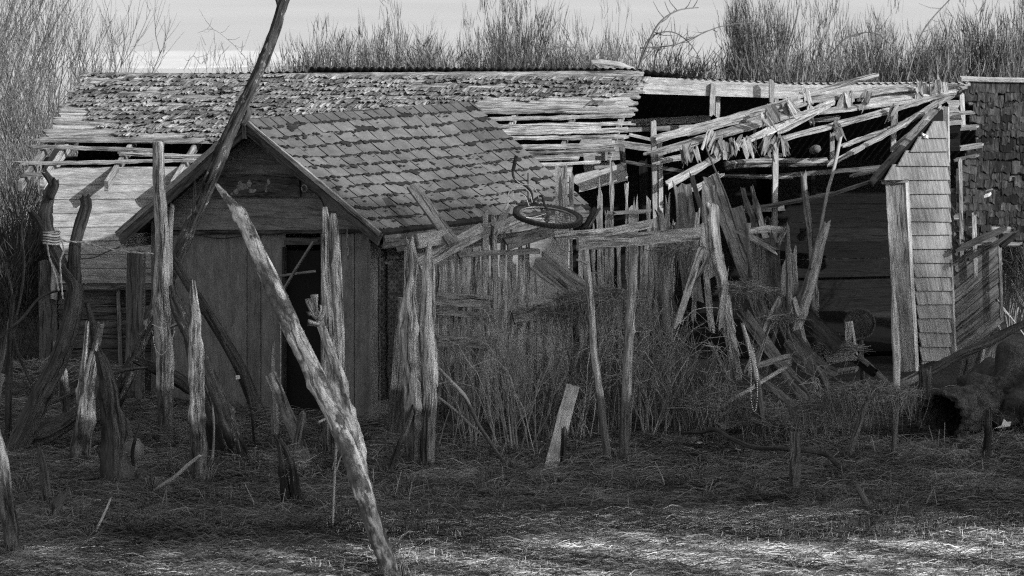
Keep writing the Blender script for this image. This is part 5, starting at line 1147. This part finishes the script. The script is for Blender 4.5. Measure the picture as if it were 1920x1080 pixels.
# arching bramble canes and bare saplings
def cane(name,label,pts,Y,r=.012,mat='twigd'):
    mb=MB(); P=curve([at(x,y,Y) for x,y in pts],6); tube(mb,P,r,5,r1=r*.4)
    rnd=random.Random(int(pts[0][0]))
    for i in range(2,len(P)-1,2):
        d=V((rnd.uniform(-1,1),rnd.uniform(-.5,.5),rnd.uniform(-.3,1))).normalized(); L=rnd.uniform(.1,.35); tube(mb,[P[i],P[i]+d*L*.5,P[i]+d*L+V((0,0,.05))],r*.4,3,r1=r*.2)
    tag(mb.build(name,M[mat]),label,'cane','bramble canes behind the ridge')
cane('bramble_cane','tall pale arching cane right of the driftwood chunk',[(1190,150),(1210,95),(1235,45),(1270,20),(1310,14)],43,.02,'broom')
cane('bramble_cane','low arching cane over the tin ridge end',[(1195,140),(1215,75),(1260,60),(1300,90),(1330,150)],43)
cane('bramble_cane','long flat arching cane running right to the dark leaves',[(1200,90),(1260,85),(1300,70),(1350,50),(1410,42)],43.2)
cane('bramble_cane','short dark cane looping over the ridge left of the chunk',[(1010,128),(1030,92),(1050,82),(1075,95),(1100,122)],40.5,.008)
cane('bramble_cane','slanting cane above the right spire shrub',[(1530,150),(1560,100),(1590,70),(1640,62),(1680,95),(1720,150)],43)
cane('bramble_cane','cane arching high at the right edge',[(1700,150),(1730,60),(1780,0),(1800,-20)],43)
cane('bramble_cane','thin cane reaching left behind the leaning trunk',[(470,120),(440,85),(400,55),(370,62)],41,.009,'twig')
cane('bramble_cane','thin pale cane crossing low above the left roof',[(300,138),(270,110),(235,80)],41,.007,'twig')
cane('bramble_cane','small crooked cane above the left shake roof',[(345,132),(362,105),(378,120),(392,95)],41,.008,'twig')
for (px,Y,h,lab) in [(1553,43.5,2.0,'thin white barked sapling behind the ridge'),(640,43,1.6,'pale bare sapling behind the shake roof'),(740,43,1.5,'low pale sapling above the shake roof'),(560,43,1.5,'bare pale sapling near the leaning trunk'),(930,43,1.4,'sparse pale sapling over the ridge middle')]:
    b=at(px,100,Y); b.z=1.3; shrub('bare_sapling',lab,'sapling',V((b.x,b.y,.9)),h*.95,3,.7,'twig','pale saplings behind the ridge',kids=5,levels=3,r0=.014,seed=int(px),up=.3)
# unseen trees added right of the viewer; crowns shaped to shade the yard
def shade_tree(name,label,x,y,z0,z1,r,n,seed,even=False):
    rnd=np.random.RandomState(seed); root=empty(name,label,'tree',(x,y,0),'unseen trees added to shade the yard')
    mb=MB(); log(mb,[V((x,y,-.3)),V((x+.2,y,z1*.4)),V((x,y,z1*.8))],[.25,.18,.08],sides=10,step=.6,ridge=.1)
    for k in range(5):
        a=k*1.3+seed; z=z0+(z1-z0)*(.05+.15*k); tube(mb,[V((x,y,z)),V((x+math.cos(a)*r*.5,y+math.sin(a)*r*.5,z+.8)),V((x+math.cos(a)*r*.85,y+math.sin(a)*r*.8,z+1.3))],.07,5,r1=.02)
    mb.build('trunk',M['bark'],root,True)
    d=rnd.normal(size=(n,3)); d/=np.linalg.norm(d,axis=1,keepdims=True); q=rnd.uniform(0,1,n)**.45; lump=1.0 if even else .85+.3*np.sin(d[:,0]*5+seed)*np.cos(d[:,2]*6+seed*2)
    P=np.stack([x+d[:,0]*q*r*lump,y+d[:,1]*q*r*.8*lump,(z0+z1)/2+d[:,2]*q*(z1-z0)/2*lump],1); D=rnd.normal(size=(n,3)); D/=np.linalg.norm(D,axis=1,keepdims=True); D*=rnd.uniform(.25,.5,n)[:,None]
    strands('crown',P,P+D*.5,P+D,rnd.uniform(.12,.26,n),rnd.uniform(0,1,n),M['leaf'],root)
for i in range(15):  # added low row, crowns levelled to even out the yard's shade edge
    X_=9.5+i*1.35; z0=8.4+min(max(X_-12,0),11)*.115; shade_tree('low_shade_tree','added shade tree %s'%['first in the low row','second in the low row','third in the low row','fourth in the low row','fifth in the low row','sixth in the low row','seventh in the low row','eighth in the low row','ninth in the low row','tenth in the low row','eleventh in the low row','twelfth in the low row','thirteenth in the low row','fourteenth in the low row','last in the low row'][i],X_,12+.2*(i%2),z0,z0+3.4,1.25,900,400+i,True)
tufts('mound_moss','dead grass and moss growing on the rotten log mound',[(at(1925,775,31.2).x+U(-.6,.5),31.2+U(-1.1,.4),.05) for _ in range(40)],12,(.1,.5),'grassdark')
for i,(x,y,z0,z1,r,n) in enumerate(TREES): shade_tree('unseen_shade_tree',['unseen shade tree nearest the viewer','second unseen shade tree from the viewer','third unseen shade tree from the viewer','fourth unseen shade tree from the viewer','middle unseen shade tree of the row','sixth unseen shade tree from the viewer','seventh unseen shade tree from the viewer','eighth unseen shade tree from the viewer','ninth unseen shade tree from the viewer','farthest right unseen shade tree of the row','eleventh unseen shade tree from the viewer','twelfth unseen shade tree in the row','thirteenth unseen shade tree in the row'][i],x,y,z0,z1,r,n,200+i)
